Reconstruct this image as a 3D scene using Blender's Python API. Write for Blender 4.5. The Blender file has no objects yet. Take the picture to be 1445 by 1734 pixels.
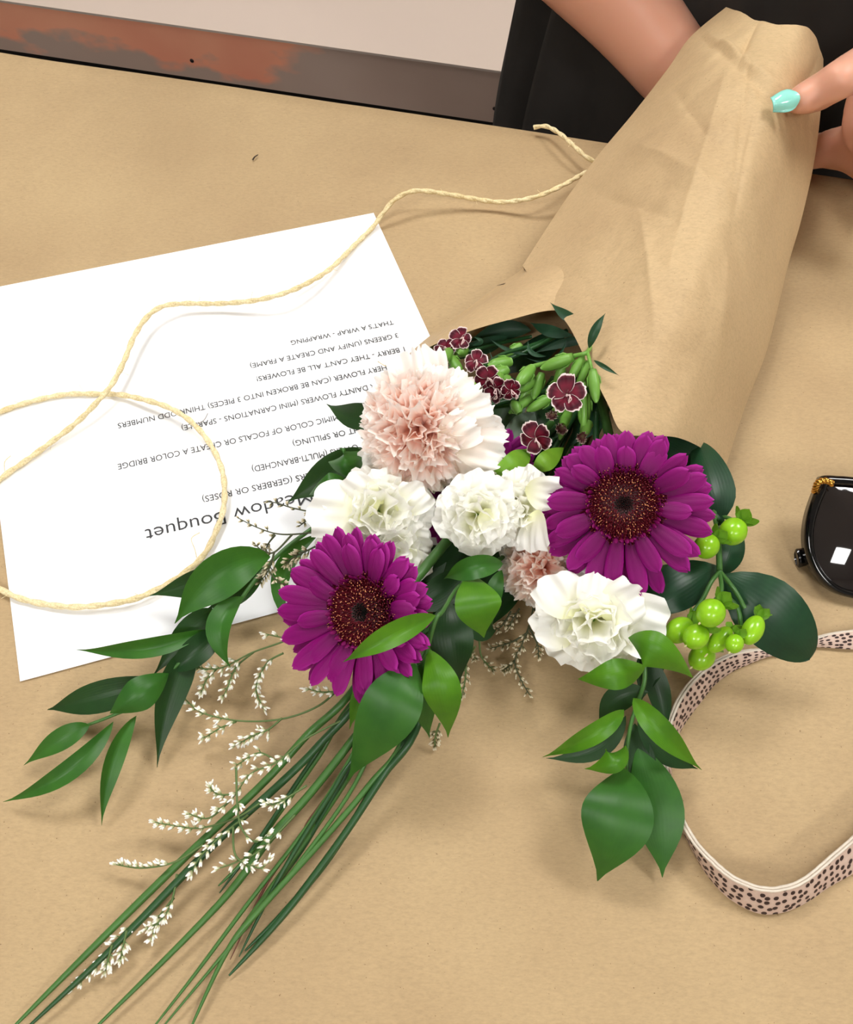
import bpy, bmesh, math, random
from math import sin, cos, pi, radians
from mathutils import Vector, Matrix, noise
random.seed(7)
SC = bpy.context.scene
COL = SC.collection
# ------------------------------------------------------------ camera
TZ = 0.76                      # height of the covered table top
CH, FPX, PITCH = 0.42, 1600.0, radians(58)
cd = bpy.data.cameras.new('camera'); cam = bpy.data.objects.new('camera', cd); COL.objects.link(cam)
cam.location = (0, 0, TZ + CH); cam.rotation_euler = (radians(90) - PITCH, 0, 0)
cd.sensor_fit = 'HORIZONTAL'; cd.sensor_width = 36.0; cd.lens = 36.0 * FPX / 1445.0
cd.clip_start = 0.01
SC.camera = cam
# ------------------------------------------------------------ world, exposure
w = bpy.data.worlds.new('world'); SC.world = w; w.use_nodes = True
w.node_tree.nodes['Background'].inputs[0].default_value = (0.9, 0.95, 1, 1)
w.node_tree.nodes['Background'].inputs[1].default_value = 0.4
SC.view_settings.view_transform = 'Standard'; SC.view_settings.look = 'None'
SC.view_settings.gamma = 1.0; SC.view_settings.use_curve_mapping = False
SC.view_settings.exposure = 0.0
SC.cycles.max_bounces = 18; SC.cycles.diffuse_bounces = 12; SC.cycles.transmission_bounces = 14   # pale petals pass light on many times
PANEL_STRENGTH = 25.0
YAW = radians(-13.4)           # the room and table are turned by this against the view
# ------------------------------------------------------------ helpers
def P(px, py, z=0.0):
    """point of the photograph at height z above the table paper"""
    a = (px - 722.5) / FPX; b = (py - 867.0) / FPX
    d = Vector((a, cos(PITCH) - b * sin(PITCH), -sin(PITCH) - b * cos(PITCH)))
    t = (z - CH) / d.z
    return Vector((d.x * t, d.y * t, TZ + z))
CAMP = Vector((0, 0, TZ + CH))
def depth(p): return (p - CAMP).dot(Vector((0, cos(PITCH), -sin(PITCH))))
def pxm(p): return depth(p) / FPX      # metres per photo pixel at p

def lin(c):
    return tuple(((v / 255) / 12.92 if v / 255 <= 0.04045 else ((v / 255 + 0.055) / 1.055) ** 2.4) for v in c) + (1.0,)

WM = {}
def W(o): return WM.get(o.name, Matrix.Identity(4))
def link(o, parent=None, wm=None):
    COL.objects.link(o)
    wm = wm or Matrix.Identity(4)
    WM[o.name] = wm
    if parent is not None:
        o.parent = parent
        o.matrix_local = W(parent).inverted() @ wm
    else:
        o.matrix_local = wm
    return o
def tag(o, label=None, cat=None, group=None, kind=None):
    if label: o['label'] = label
    if cat: o['category'] = cat
    if group: o['group'] = group
    if kind: o['kind'] = kind
    return o
def thing(name, loc, label, cat, group=None):
    o = bpy.data.objects.new(name, None); o.empty_display_size = 0.01
    link(o, None, Matrix.Translation(loc)); return tag(o, label, cat, group)
def mesh(name, v, f, mat=None, smooth=True, uv=None, col=None):
    me = bpy.data.meshes.new(name); me.from_pydata([tuple(p) for p in v], [], f)
    if smooth: me.polygons.foreach_set('use_smooth', [True] * len(me.polygons))
    if uv:
        l = me.uv_layers.new(name='UVMap')
        for lp in me.loops: l.data[lp.index].uv = uv[lp.vertex_index]
    if col:
        a = me.attributes.new('t', 'FLOAT_COLOR', 'POINT')
        for i, c in enumerate(col): a.data[i].color = (c[0], c[1], c[2], 1)
    if mat:
        for m in (mat if isinstance(mat, (list, tuple)) else [mat]): me.materials.append(m)
    me.update(); return me
def obj(name, v, f, mat, parent=None, origin=None, **k):
    """vertices are given in world coordinates"""
    if parent is not None: og = W(parent).translation
    else: og = origin if origin is not None else (sum((Vector(p) for p in v), Vector()) / len(v))
    R = Matrix.Translation(og)
    vv = [Vector(p) - og for p in v]
    return link(bpy.data.objects.new(name, mesh(name, vv, f, mat, **k)), parent, R)
def inst(name, me, wm, parent=None): return link(bpy.data.objects.new(name, me), parent, wm)

def grid_faces(nu, nv, off=0, closeu=False, closev=False):
    F = []
    for i in range(nu if closeu else nu - 1):
        for j in range(nv if closev else nv - 1):
            a = i * nv + j; b = ((i + 1) % nu) * nv + j; c = ((i + 1) % nu) * nv + (j + 1) % nv; d = i * nv + (j + 1) % nv
            F.append((off + a, off + b, off + c, off + d))
    return F
def catmull(pts, n, closed=False):
    pts = [Vector(p) for p in pts]; m = len(pts); out = []
    segs = m if closed else m - 1
    for s in range(segs):
        if closed: p0, p1, p2, p3 = (pts[(s + k - 1) % m] for k in range(4))
        else: p0, p1, p2, p3 = pts[max(s - 1, 0)], pts[s], pts[s + 1], pts[min(s + 2, m - 1)]
        for k in range(n):
            t = k / n
            out.append(0.5 * ((2 * p1) + (p2 - p0) * t + (2 * p0 - 5 * p1 + 4 * p2 - p3) * t * t + (3 * p1 - p0 - 3 * p2 + p3) * t ** 3))
    if not closed: out.append(pts[-1].copy())
    return out
def resample(pts, n):
    d = [0]
    for a, b in zip(pts, pts[1:]): d.append(d[-1] + (b - a).length)
    out = []; j = 0
    for k in range(n):
        s = d[-1] * k / (n - 1)
        while j < len(pts) - 2 and d[j + 1] < s: j += 1
        t = (s - d[j]) / max(d[j + 1] - d[j], 1e-12)
        out.append(pts[j].lerp(pts[j + 1], min(max(t, 0), 1)))
    return out
def frames(path):
    T = []
    for i in range(len(path)):
        a = path[max(i - 1, 0)]; b = path[min(i + 1, len(path) - 1)]
        T.append((b - a).normalized())
    n = T[0].orthogonal().normalized(); N = []
    for t in T:
        n = (n - t * n.dot(t))
        n = n.normalized() if n.length > 1e-8 else t.orthogonal().normalized()
        N.append(n.copy())
    return T, N
def tube_geo(path, rad, ns=8, off=0, caps=True, flat=1.0, flatdir=None):
    path = [Vector(p) for p in path]
    T, N = frames(path); V = []; F = []
    for i, p in enumerate(path):
        r = rad(i / (len(path) - 1)) if callable(rad) else rad
        n = N[i]; b = T[i].cross(n)
        if flatdir is not None:
            b = (flatdir - T[i] * flatdir.dot(T[i])).normalized(); n = b.cross(T[i])
        for k in range(ns):
            a = 2 * pi * k / ns
            V.append(p + n * (r * cos(a)) + b * (r * flat * sin(a)))
    F = grid_faces(len(path), ns, off, closev=True)
    if caps:
        F.append(tuple(off + k for k in range(ns))[::-1]); m = off + (len(path) - 1) * ns
        F.append(tuple(m + k for k in range(ns)))
    return V, F
class MB:
    def __init__(s): s.v = []; s.f = []; s.c = []
    def add(s, V, F, c=None):
        o = len(s.v); s.v += list(V); s.f += [tuple(i + o for i in q) for q in F]
        s.c += [c or (0.5, 0.5, 0.5)] * len(V)
    def tube(s, path, rad, ns=8, c=None, **k): V, F = tube_geo(path, rad, ns, **k); s.add(V, F, c)
    def box(s, lo, hi, M=None):
        V = [Vector((x, y, z)) for x in (lo[0], hi[0]) for y in (lo[1], hi[1]) for z in (lo[2], hi[2])]
        if M: V = [M @ q for q in V]
        s.add(V, [(0, 1, 3, 2), (4, 6, 7, 5), (0, 4, 5, 1), (2, 3, 7, 6), (0, 2, 6, 4), (1, 5, 7, 3)])
    def ell(s, M, nu=8, nv=6, c=None):
        V = []
        for i in range(nv + 1):
            th = pi * i / nv
            for k in range(nu):
                a = 2 * pi * k / nu
                V.append(M @ Vector((sin(th) * cos(a), sin(th) * sin(a), cos(th))))
        s.add(V, grid_faces(nv + 1, nu, closev=True), c)
    def obj(s, name, mat, parent=None, **k): return obj(name, s.v, s.f, mat, parent, **k)
def orient(p, a=0.0, b=0.0, spin=0.0, s=1.0):
    """matrix at p whose z axis looks to the camera's place, leaned a to the right and b up, then spun"""
    v = (CAMP - p).normalized(); r = Vector((0, 0, 1)).cross(v).normalized(); u = v.cross(r)
    z = (v + r * a + u * b).normalized(); x = (r - z * r.dot(z)).normalized(); y = z.cross(x)
    M = Matrix((x, y, z)).transposed().to_4x4(); M = Matrix.Translation(p) @ M @ Matrix.Rotation(spin, 4, 'Z') @ Matrix.Scale(s, 4)
    return M
def track(p, z, x=None):
    z = z.normalized(); x = x or z.orthogonal(); x = (x - z * x.dot(z)).normalized(); y = z.cross(x)
    return Matrix.Translation(p) @ Matrix((x, y, z)).transposed().to_4x4()
# ------------------------------------------------------------ materials
def nmat(name, rough=0.5, spec=0.5, metal=0.0):
    m = bpy.data.materials.new(name); m.use_nodes = True
    nt = m.node_tree; b = nt.nodes['Principled BSDF']
    b.inputs['Roughness'].default_value = rough; b.inputs['Metallic'].default_value = metal
    b.inputs['Specular IOR Level'].default_value = spec
    return m, nt, b
def N(nt, t, **k):
    n = nt.nodes.new(t)
    for a, v in k.items():
        if a in n.inputs: n.inputs[a].default_value = v
        else: setattr(n, a, v)
    return n
def mix(nt, fac, a, b, blend='MIX'):
    n = nt.nodes.new('ShaderNodeMix'); n.data_type = 'RGBA'; n.blend_type = blend
    for s, v in ((0, fac), (6, a), (7, b)):
        if hasattr(v, 'is_linked'): nt.links.new(v, n.inputs[s])
        else: n.inputs[s].default_value = v
    return n.outputs[2]
def ramp(nt, src, stops):
    r = nt.nodes.new('ShaderNodeValToRGB'); cr = r.color_ramp
    while len(cr.elements) < len(stops): cr.elements.new(0.5)
    for e, (p, c) in zip(cr.elements, stops):
        e.position = p; e.color = c if len(c) == 4 else tuple(c) + (1,)
    nt.links.new(src, r.inputs[0]); return r.outputs[0]
def bump(nt, b, h, s=0.3, d=0.001, prev=None):
    n = nt.nodes.new('ShaderNodeBump'); n.inputs['Strength'].default_value = s; n.inputs['Distance'].default_value = d
    nt.links.new(h, n.inputs['Height'])
    if prev: nt.links.new(prev, n.inputs['Normal'])
    nt.links.new(n.outputs[0], b.inputs['Normal']); return n.outputs[0]
def coords(nt, kind='Object', scale=(1, 1, 1), rot=(0, 0, 0)):
    c = nt.nodes.new('ShaderNodeTexCoord'); m = nt.nodes.new('ShaderNodeMapping')
    m.inputs['Scale'].default_value = scale; m.inputs['Rotation'].default_value = rot
    nt.links.new(c.outputs[kind], m.inputs[0]); return m.outputs[0]
def tex(nt, vec, scale, detail=4, rough=0.6):
    n = N(nt, 'ShaderNodeTexNoise'); n.inputs['Scale'].default_value = scale
    n.inputs['Detail'].default_value = detail; n.inputs['Roughness'].default_value = rough
    nt.links.new(vec, n.inputs['Vector']); return n.outputs['Fac']
def simple(name, rgb, rough=0.5, spec=0.5, metal=0.0, var=0.0, vscale=60):
    m, nt, b = nmat(name, rough, spec, metal)
    if var:
        c = lin(rgb); d = tuple(x * (1 - var) for x in c[:3]) + (1,)
        f = tex(nt, coords(nt), vscale); nt.links.new(mix(nt, f, c, d), b.inputs['Base Color'])
    else: b.inputs['Base Color'].default_value = lin(rgb)
    return m
def translucent(m, nt, b, colsock, amt):
    t = nt.nodes.new('ShaderNodeBsdfTranslucent'); mx = nt.nodes.new('ShaderNodeMixShader')
    mx.inputs[0].default_value = amt
    if hasattr(colsock, 'is_linked'): nt.links.new(colsock, t.inputs[0])
    else: t.inputs[0].default_value = colsock
    nt.links.new(b.outputs[0], mx.inputs[1]); nt.links.new(t.outputs[0], mx.inputs[2])
    nt.links.new(mx.outputs[0], nt.nodes['Material Output'].inputs[0])

def kraft(name, base, fib=0.35, crumple=0.0, rot=0.0):
    m, nt, b = nmat(name, 0.62, 0.25)
    v = coords(nt, 'Object', (1, 1, 1), (0, 0, rot))
    vs = coords(nt, 'Object', (260, 640, 400), (0, 0, rot))
    vs2 = coords(nt, 'Object', (500, 1500, 900), (0, 0, rot + 0.3))
    f1 = tex(nt, vs, 1.0, 3, 0.7); f2 = tex(nt, vs2, 1.0, 3, 0.7); big = tex(nt, v, 9, 3, 0.55); sp = tex(nt, v, 900, 1, 0.5)
    c = lin(base); dk = tuple(x * (1 - fib) for x in c[:3]) + (1,); lt = tuple(min(x * (1 + 0.8 * fib), 1) for x in c[:3]) + (1,)
    k = ramp(nt, f1, [(0.3, dk), (0.5, c), (0.75, lt)])
    k2 = ramp(nt, f2, [(0.3, dk), (0.5, c), (0.75, lt)])
    k = mix(nt, 0.5, k, k2)
    s = ramp(nt, big, [(0.3, (0.90, 0.87, 0.86)), (0.7, (1.06, 1.06, 1.06))])
    k = mix(nt, 1.0, k, s, 'MULTIPLY')
    sr = ramp(nt, sp, [(0.21, (0.45, 0.38, 0.32)), (0.25, (1, 1, 1))])
    k = mix(nt, 0.8, k, sr, 'MULTIPLY')
    nt.links.new(k, b.inputs['Base Color'])
    n1 = bump(nt, b, f1, 0.35, 0.0003)
    if crumple:
        w_ = tex(nt, v, 22, 2, 0.5)
        vo = N(nt, 'ShaderNodeTexVoronoi'); vo.feature = 'DISTANCE_TO_EDGE'; vo.inputs['Scale'].default_value = 16
        nt.links.new(v, vo.inputs['Vector'])
        cr = ramp(nt, vo.outputs[0], [(0.0, (0, 0, 0)), (0.03, (1, 1, 1))])
        n2 = bump(nt, b, w_, 0.5, 0.004 * crumple, n1)
    return m
M_TABLEPAPER = kraft('kraft_table_paper', (180, 156, 118), 0.15, 0.25, 0.1)
M_WRAP = kraft('kraft_wrapping_paper', (198, 172, 132), 0.17, 1.0, 0.9)

def leafmat(name, rgb, rgb2, rough=0.42, trans=0.12, spec=0.35):
    m, nt, b = nmat(name, rough, spec)
    uv = coords(nt, 'UV', (1, 1, 1)); sep = N(nt, 'ShaderNodeSeparateXYZ'); nt.links.new(uv, sep.inputs[0])
    wv = N(nt, 'ShaderNodeTexWave'); wv.bands_direction = 'Y'; wv.inputs['Scale'].default_value = 4.0
    wv.inputs['Distortion'].default_value = 1.5; wv.inputs['Detail'].default_value = 1.0; nt.links.new(uv, wv.inputs['Vector'])
    n = tex(nt, coords(nt, 'Object'), 60, 3)
    c = mix(nt, ramp(nt, n, [(0.3, (0, 0, 0)), (0.7, (1, 1, 1))]), lin(rgb), lin(rgb2))
    c = mix(nt, ramp(nt, wv.outputs['Fac'], [(0.0, (0.10,) * 3), (1, (0, 0, 0))]), c, tuple(x * 1.3 for x in lin(rgb2)[:3]) + (1,))
    nt.links.new(c, b.inputs['Base Color'])
    bump(nt, b, wv.outputs['Fac'], 0.10, 0.0002)
    translucent(m, nt, b, mix(nt, 0.5, c, (0.25, 0.55, 0.03, 1)), trans)
    return m
L_BRIGHT = leafmat('leaf_bright', (88, 144, 26), (62, 116, 22), trans=0.2)  # lighter green: light shining through the leaf is put into the colour
L_MID = leafmat('leaf_mid', (54, 108, 34), (38, 88, 28), trans=0.12)
L_DARK = leafmat('leaf_dark', (28, 64, 26), (18, 48, 20), trans=0.08)
L_BLUE = leafmat('leaf_blue_green', (32, 72, 44), (22, 54, 36), 0.38, trans=0.04)
L_LIME = leafmat('leaf_lime', (128, 176, 48), (96, 150, 40), trans=0.2)
L_GREY = leafmat('leaf_grey_green', (120, 136, 120), (96, 116, 100), 0.5, trans=0.1)
L_DIAN = leafmat('leaf_dianthus', (40, 80, 54), (28, 60, 42), 0.45, trans=0.1)
M_STEM = simple('stem_green', (70, 118, 52), 0.4, var=0.3)
M_STEMD = simple('stem_dark_green', (38, 82, 40), 0.4, var=0.3)
M_BUD = simple('bud_green', (122, 178, 72), 0.4, var=0.35, vscale=90)

def petalmat(name, stops, rough=0.55, trans=0.25, lines=0.0, chan=0, spec=0.25, sheen=0.0):
    m, nt, b = nmat(name, rough, spec)
    a = N(nt, 'ShaderNodeAttribute'); a.attribute_name = 't'
    sp = N(nt, 'ShaderNodeSeparateColor'); nt.links.new(a.outputs['Color'], sp.inputs[0])
    c = ramp(nt, sp.outputs[chan], stops)
    if lines:
        wv = N(nt, 'ShaderNodeTexWave'); wv.bands_direction = 'Y'; wv.inputs['Scale'].default_value = 6
        wv.inputs['Distortion'].default_value = 0.6; nt.links.new(coords(nt, 'UV'), wv.inputs['Vector'])
        c = mix(nt, lines, c, ramp(nt, wv.outputs['Fac'], [(0, (0.55,) * 3), (1, (1.1,) * 3)]), 'MULTIPLY')
        bump(nt, b, wv.outputs['Fac'], 0.3, 0.0003)
    nt.links.new(c, b.inputs['Base Color'])
    translucent(m, nt, b, c, trans)
    return m
PM_GERB = petalmat('gerbera_petal', [(0, lin((70, 0, 46))), (0.25, lin((112, 0, 86))), (0.7, lin((146, 0, 118))), (1, lin((190, 44, 166)))], 0.5, 0.15, 0.5)
PM_GERB_IN = petalmat('gerbera_inner_petal', [(0, lin((80, 0, 40))), (1, lin((130, 8, 95)))], 0.5, 0.1)
PM_WHITE = petalmat('white_petal', [(0, lin((236, 238, 190))), (0.35, lin((250, 250, 232))), (0.7, lin((254, 254, 249))), (1, lin((255, 255, 252)))], 0.6, 0.22)
PM_PINK = petalmat('blush_petal', [(0, lin((255, 206, 186))), (0.4, lin((255, 226, 213))), (0.8, lin((255, 236, 226))), (1, lin((255, 250, 246)))], 0.6, 0.35)
PM_PALE = petalmat('pale_guard_petal', [(0, lin((232, 226, 206))), (0.5, lin((250, 240, 230))), (1, lin((255, 254, 252)))], 0.6, 0.22)
PM_DIAN = petalmat('dianthus_petal', chan=2, stops=[(0, lin((70, 4, 22))), (0.40, lin((112, 8, 40))), (0.72, lin((62, 4, 24))), (0.86, lin((96, 30, 46))), (0.91, lin((236, 214, 214))), (1, lin((246, 232, 228)))], rough=0.5, trans=0.08)
PM_DIANB = petalmat('dianthus_faded_petal', [(0, lin((150, 120, 96))), (0.5, lin((96, 44, 52))), (0.8, lin((120, 84, 80))), (1, lin((222, 206, 186)))], 0.6, 0.12)
M_DISK = simple('gerbera_disk_red', (74, 4, 16), 0.6, var=0.5, vscale=400)
M_DISKC = simple('gerbera_disk_core', (14, 18, 8), 0.8, var=0.4, vscale=400)
M_POLLEN = simple('gerbera_floret_tips', (216, 140, 96), 0.6, var=0.3)
M_FLORET = simple('gerbera_floret_red', (104, 10, 30), 0.5)
# ------------------------------------------------------------ room shell
def RW(x, y, z): return Vector((x * cos(YAW) - y * sin(YAW), x * sin(YAW) + y * cos(YAW), z))
RM = Matrix.Rotation(YAW, 4, 'Z')
a_ = P(0, 85, -TZ); b_ = P(890, 215, -TZ)
def rinv(v): return Matrix.Rotation(-YAW, 4, 'Z') @ Vector(v)
WY = (rinv(a_).y + rinv(b_).y) / 2 + 0.25      # back wall's distance in room coordinates
XL, XR, YF, ZC = -2.6, 2.8, -2.6, 2.75
def shell(name, lo, hi, mat):
    m = MB(); m.box(lo, hi, RM); o = m.obj(name, mat, smooth=False); o['kind'] = 'structure'; return o
M_WALL = simple('wall_paint_blush', (222, 214, 206), 0.75, var=0.05, vscale=3)
M_WALL2 = simple('wall_paint_white', (196, 190, 182), 0.8, var=0.04, vscale=3)
M_CEIL = simple('ceiling_white', (215, 215, 212), 0.85, var=0.04, vscale=6)
mf, nt, b = nmat('floor_dark_tile', 0.35)
br = N(nt, 'ShaderNodeTexBrick'); br.offset = 0.0; br.inputs['Scale'].default_value = 1.0
br.inputs['Color1'].default_value = lin((42, 38, 36)); br.inputs['Color2'].default_value = lin((34, 31, 30)); br.inputs['Mortar'].default_value = lin((20, 19, 18))
br.inputs['Mortar Size'].default_value = 0.004; br.inputs['Brick Width'].default_value = 0.45; br.inputs['Row Height'].default_value = 0.45
nt.links.new(coords(nt), br.inputs['Vector']); nt.links.new(br.outputs['Color'], b.inputs['Base Color']); M_FLOOR = mf
shell('floor', (XL, YF, -0.05), (XR, WY, 0), M_FLOOR)
shell('ceiling', (XL, YF, ZC), (XR, WY, ZC + 0.05), M_CEIL)
shell('wall_back', (XL, WY, 0), (XR, WY + 0.1, ZC), M_WALL)
shell('wall_left', (XL - 0.1, YF, 0), (XL, WY + 0.1, ZC), M_WALL2)
shell('wall_right', (XR, YF, 0), (XR + 0.1, WY + 0.1, ZC), M_WALL2)
shell('wall_front', (XL - 0.1, YF - 0.1, 0), (XR + 0.1, YF, ZC), M_WALL2)
# skirting along the walls
BH = 0.11
for nm, lo, hi in (('baseboard_back', (XL, WY - .014, 0), (XR, WY, BH)), ('baseboard_left', (XL, YF, 0), (XL + 0.014, WY - 0.014, BH)), ('baseboard_right', (XR - 0.014, YF, 0), (XR, WY - 0.014, BH)), ('baseboard_front', (XL + .014, YF, 0), (XR - .014, YF + 0.014, BH))):
    shell(nm, lo, hi, M_WALL2)
# low counter behind the table: pale top, front board red at the left, grey at the right
def mth(nt, op, a, b=None):
    n = nt.nodes.new('ShaderNodeMath'); n.operation = op
    for i, v in enumerate((a, b)):
        if v is None: continue
        if hasattr(v, 'is_linked'): nt.links.new(v, n.inputs[i])
        else: n.inputs[i].default_value = v
    return n.outputs[0]
BBM, nt, b = nmat('counter_front_red_grey', 0.35, 0.5)
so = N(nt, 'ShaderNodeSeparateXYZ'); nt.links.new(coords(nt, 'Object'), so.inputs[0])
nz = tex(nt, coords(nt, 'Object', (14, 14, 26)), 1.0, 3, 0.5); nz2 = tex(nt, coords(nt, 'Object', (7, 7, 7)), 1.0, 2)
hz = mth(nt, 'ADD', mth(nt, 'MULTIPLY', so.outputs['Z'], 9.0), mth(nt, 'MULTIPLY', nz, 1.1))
xs = mth(nt, 'MULTIPLY', mth(nt, 'ADD', so.outputs['X'], 0.33), -6.0)       # the red tone fades to grey towards the right
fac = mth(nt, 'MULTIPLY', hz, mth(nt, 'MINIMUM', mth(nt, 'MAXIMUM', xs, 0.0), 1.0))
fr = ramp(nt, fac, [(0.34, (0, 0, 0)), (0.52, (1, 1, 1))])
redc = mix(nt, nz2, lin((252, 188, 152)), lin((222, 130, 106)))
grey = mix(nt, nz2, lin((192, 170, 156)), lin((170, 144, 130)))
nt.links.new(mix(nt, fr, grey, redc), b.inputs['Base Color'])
CT = 0.45
q0, q1 = rinv(P(0, 2, CT - TZ)), rinv(P(899, 126, CT - TZ)); CY = (q0.y + q1.y) / 2
q2 = rinv(P(0, 84, 0) - CAMP); cr_ = rinv(CAMP); tt_ = (CY - cr_.y) / q2.y; CB = cr_.z + q2.z * tt_        # lower edge of the front board
counter = thing('low_counter', RW(0, CY + .2, 0), 'low counter with pale blush top and red-brown front board behind the table', 'counter')
M_CTOP = simple('counter_top_blush', (190, 174, 162), 0.6, var=0.05, vscale=3); M_CBASE = simple('counter_base_dark', (24, 22, 21), 0.7)
m = MB(); m.box((-1.5, CY, CT - .003), (1.9, WY - .014, CT), RM); m.obj('counter_top', M_CTOP, counter, smooth=False)
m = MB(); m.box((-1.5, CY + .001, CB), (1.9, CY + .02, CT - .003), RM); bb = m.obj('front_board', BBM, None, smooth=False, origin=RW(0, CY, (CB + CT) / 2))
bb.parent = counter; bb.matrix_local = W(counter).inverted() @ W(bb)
m = MB(); m.box((-1.48, CY + .05, 0), (1.88, WY - .014, CT - .012), RM); m.obj('base', M_CBASE, counter, smooth=False)
M_SCREW = simple('screw_dark', (40, 30, 30), 0.4, metal=0.5)
for px, py in ((325, 103), (838, 184)):
    d = P(px, py, 0) - CAMP; dr = rinv(d); hit = CAMP + d * ((CY - cr_.y) / dr.y)
    mm = MB(); mm.ell(track(hit, RW(0, -1, 0)) @ Matrix.Diagonal((0.003, 0.003, 0.0012, 1)), 12, 6)
    mm.obj('screw', M_SCREW, bb)
# ceiling light panels (real lamps of the room)
mlp, nt, b = nmat('light_panel'); b.inputs['Emission Color'].default_value = (1, 0.985, 0.96, 1); b.inputs['Emission Strength'].default_value = PANEL_STRENGTH
b.inputs['Base Color'].default_value = (0.9, 0.9, 0.9, 1)
M_PANEL = mlp; M_FRAME = simple('light_frame_white', (225, 225, 225), 0.5)
lights = [(-0.75, 1.0, 'behind the table towards the left wall'), (0.95, 1.0, 'behind the table towards the right wall'), (-0.75, -1.5, 'near the front wall at the left'), (0.95, -1.5, 'near the front wall at the right')]
for lx, ly, wh in lights:
    t = thing('ceiling_light', RW(lx, ly, ZC), 'square white ceiling light panel ' + wh, 'ceiling light', 'ceiling light panels')
    m = MB(); s = 0.30; e = 0.33
    for lo, hi in (((lx - e, ly - e), (lx + e, ly - s)), ((lx - e, ly + s), (lx + e, ly + e)), ((lx - e, ly - s), (lx - s, ly + s)), ((lx + s, ly - s), (lx + e, ly + s))):
        m.box((lo[0], lo[1], ZC - 0.02), (hi[0], hi[1], ZC), RM)
    m.obj('frame', M_FRAME, t, smooth=False)
    m = MB(); m.box((lx - s, ly - s, ZC - 0.012), (lx + s, ly + s, ZC - 0.006), RM); m.obj('diffuser', M_PANEL, t, smooth=False)
# ------------------------------------------------------------ table and its paper
eL, eR = rinv(P(0, 87)), rinv(P(1445, 305)); EY = (eL.y + eR.y) / 2
TX0, TX1, TY0 = -0.85, 1.0, EY - 0.92
M_TOP = simple('table_top_laminate', (224, 220, 210), 0.5); M_METAL = simple('table_leg_grey_metal', (90, 92, 95), 0.35, metal=0.8)
t = thing('work_table', RW(0.1, EY - 0.45, 0), 'long work table with grey metal legs under the brown paper cover', 'table')
m = MB(); m.box((TX0, TY0, TZ - 0.032), (TX1, EY - 0.004, TZ - 0.002), RM); m.obj('tabletop', M_TOP, t, smooth=False)
for x in (TX0 + 0.07, TX1 - 0.07):
    for y in (TY0 + 0.07, EY - 0.07):
        m = MB(); m.box((x - 0.02, y - 0.02, 0), (x + 0.02, y + 0.02, TZ - 0.032), RM); m.obj('leg', M_METAL, t, smooth=False)
# kraft paper: top sheet with a fold over the far edge
V = []; nu, nv = 120, 70
for i in range(nu):
    for j in range(nv):
        x = TX0 - 0.01 + (TX1 - TX0 + 0.02) * i / (nu - 1); y = TY0 - 0.002 + (EY - TY0 + 0.002) * j / (nv - 1)
        q = RW(x, y, 0)
        h = 0.0007 * (noise.noise(q * 9) - 0.4) + 0.0005 * noise.noise(q * 23)
        V.append(Vector((q.x, q.y, TZ + min(h, 0))))
F = grid_faces(nu, nv)
n0 = len(V)
for i in range(nu):
    q = V[i * nv + nv - 1]
    d = RW(0, 1, 0)
    V += [q + d * 0.0015 + Vector((0, 0, -0.0015)), q + d * 0.0015 + Vector((0, 0, -0.026))]
for i in range(nu - 1):
    a = i * nv + nv - 1; b2 = (i + 1) * nv + nv - 1
    F += [(a, b2, n0 + 2 * i + 2, n0 + 2 * i), (n0 + 2 * i, n0 + 2 * i + 2, n0 + 2 * i + 3, n0 + 2 * i + 1)]
o = obj('table_cover', V, F, M_TABLEPAPER, origin=Vector((0, 0.3, TZ)))
tag(o, 'brown kraft paper sheet covering the whole table top', 'table paper')
# small dark curl of dried plant on the paper
m = MB(); m.tube(catmull([P(428, 271, .001), P(431, 266, .002), P(437, 262, .0015)], 4), lambda t: 0.0006 * (1 - 0.5 * t), 6)
o = m.obj('plant_scrap', simple('scrap_dark', (50, 34, 24), 0.7)); tag(o, 'tiny dark curled plant scrap on the paper above the white sheet', 'scrap')
# ------------------------------------------------------------ printed sheet
M_PAPER = simple('white_printer_paper', (246, 248, 252), 0.55, 0.3)
M_INK = simple('black_ink', (38, 38, 42), 0.6)
c4 = [P(-46, 496), P(633, 362), P(891, 925), P(35, 1155)]
V = []; n = 24
for i in range(n):
    for j in range(n):
        u, v = i / (n - 1), j / (n - 1)
        q = (c4[0] * (1 - u) + c4[1] * u) * (1 - v) + (c4[3] * (1 - u) + c4[2] * u) * v
        q.z = TZ + 0.0008
        V.append(q)
sheet = obj('instruction_sheet', V, grid_faces(n, n), M_PAPER)
tag(sheet, 'white printed sheet of bouquet instructions lying upside down at left', 'paper')
def text_line(s, sx, sy, ex, ey, hpx=None, bold=0.0, spacing=1.0, sub=0.0, z=0.0011):
    """flat print whose baseline runs from the photo point (sx, sy) to (ex, ey), upside down"""
    a, b = P(sx, sy, z), P(ex, ey, z)
    cu = bpy.data.curves.new('line', 'FONT'); cu.body = s; cu.size = 1.0; cu.offset = bold; cu.space_character = spacing; cu.resolution_u = 3
    o = bpy.data.objects.new('tmp', cu); COL.objects.link(o)
    dg = bpy.context.evaluated_depsgraph_get(); me = bpy.data.meshes.new_from_object(o.evaluated_get(dg))
    bpy.data.objects.remove(o)
    xs = [v.co.x for v in me.vertices]; x0, x1 = min(xs), max(xs)
    L = (b - a).length; X = (b - a).normalized(); Y = Vector((-X.y, X.x, 0))
    k = L / (x1 - x0)
    ky = hpx * pxm(a) * 1.25 / 0.73 if hpx else k
    for v in me.vertices:
        p = a + X * ((v.co.x - x0) * k) + Y * (v.co.y * ky); v.co = p - W(sheet).translation
    me.materials.clear(); me.materials.append(M_INK)
    link(bpy.data.objects.new('printed_line', me), sheet, W(sheet))
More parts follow.
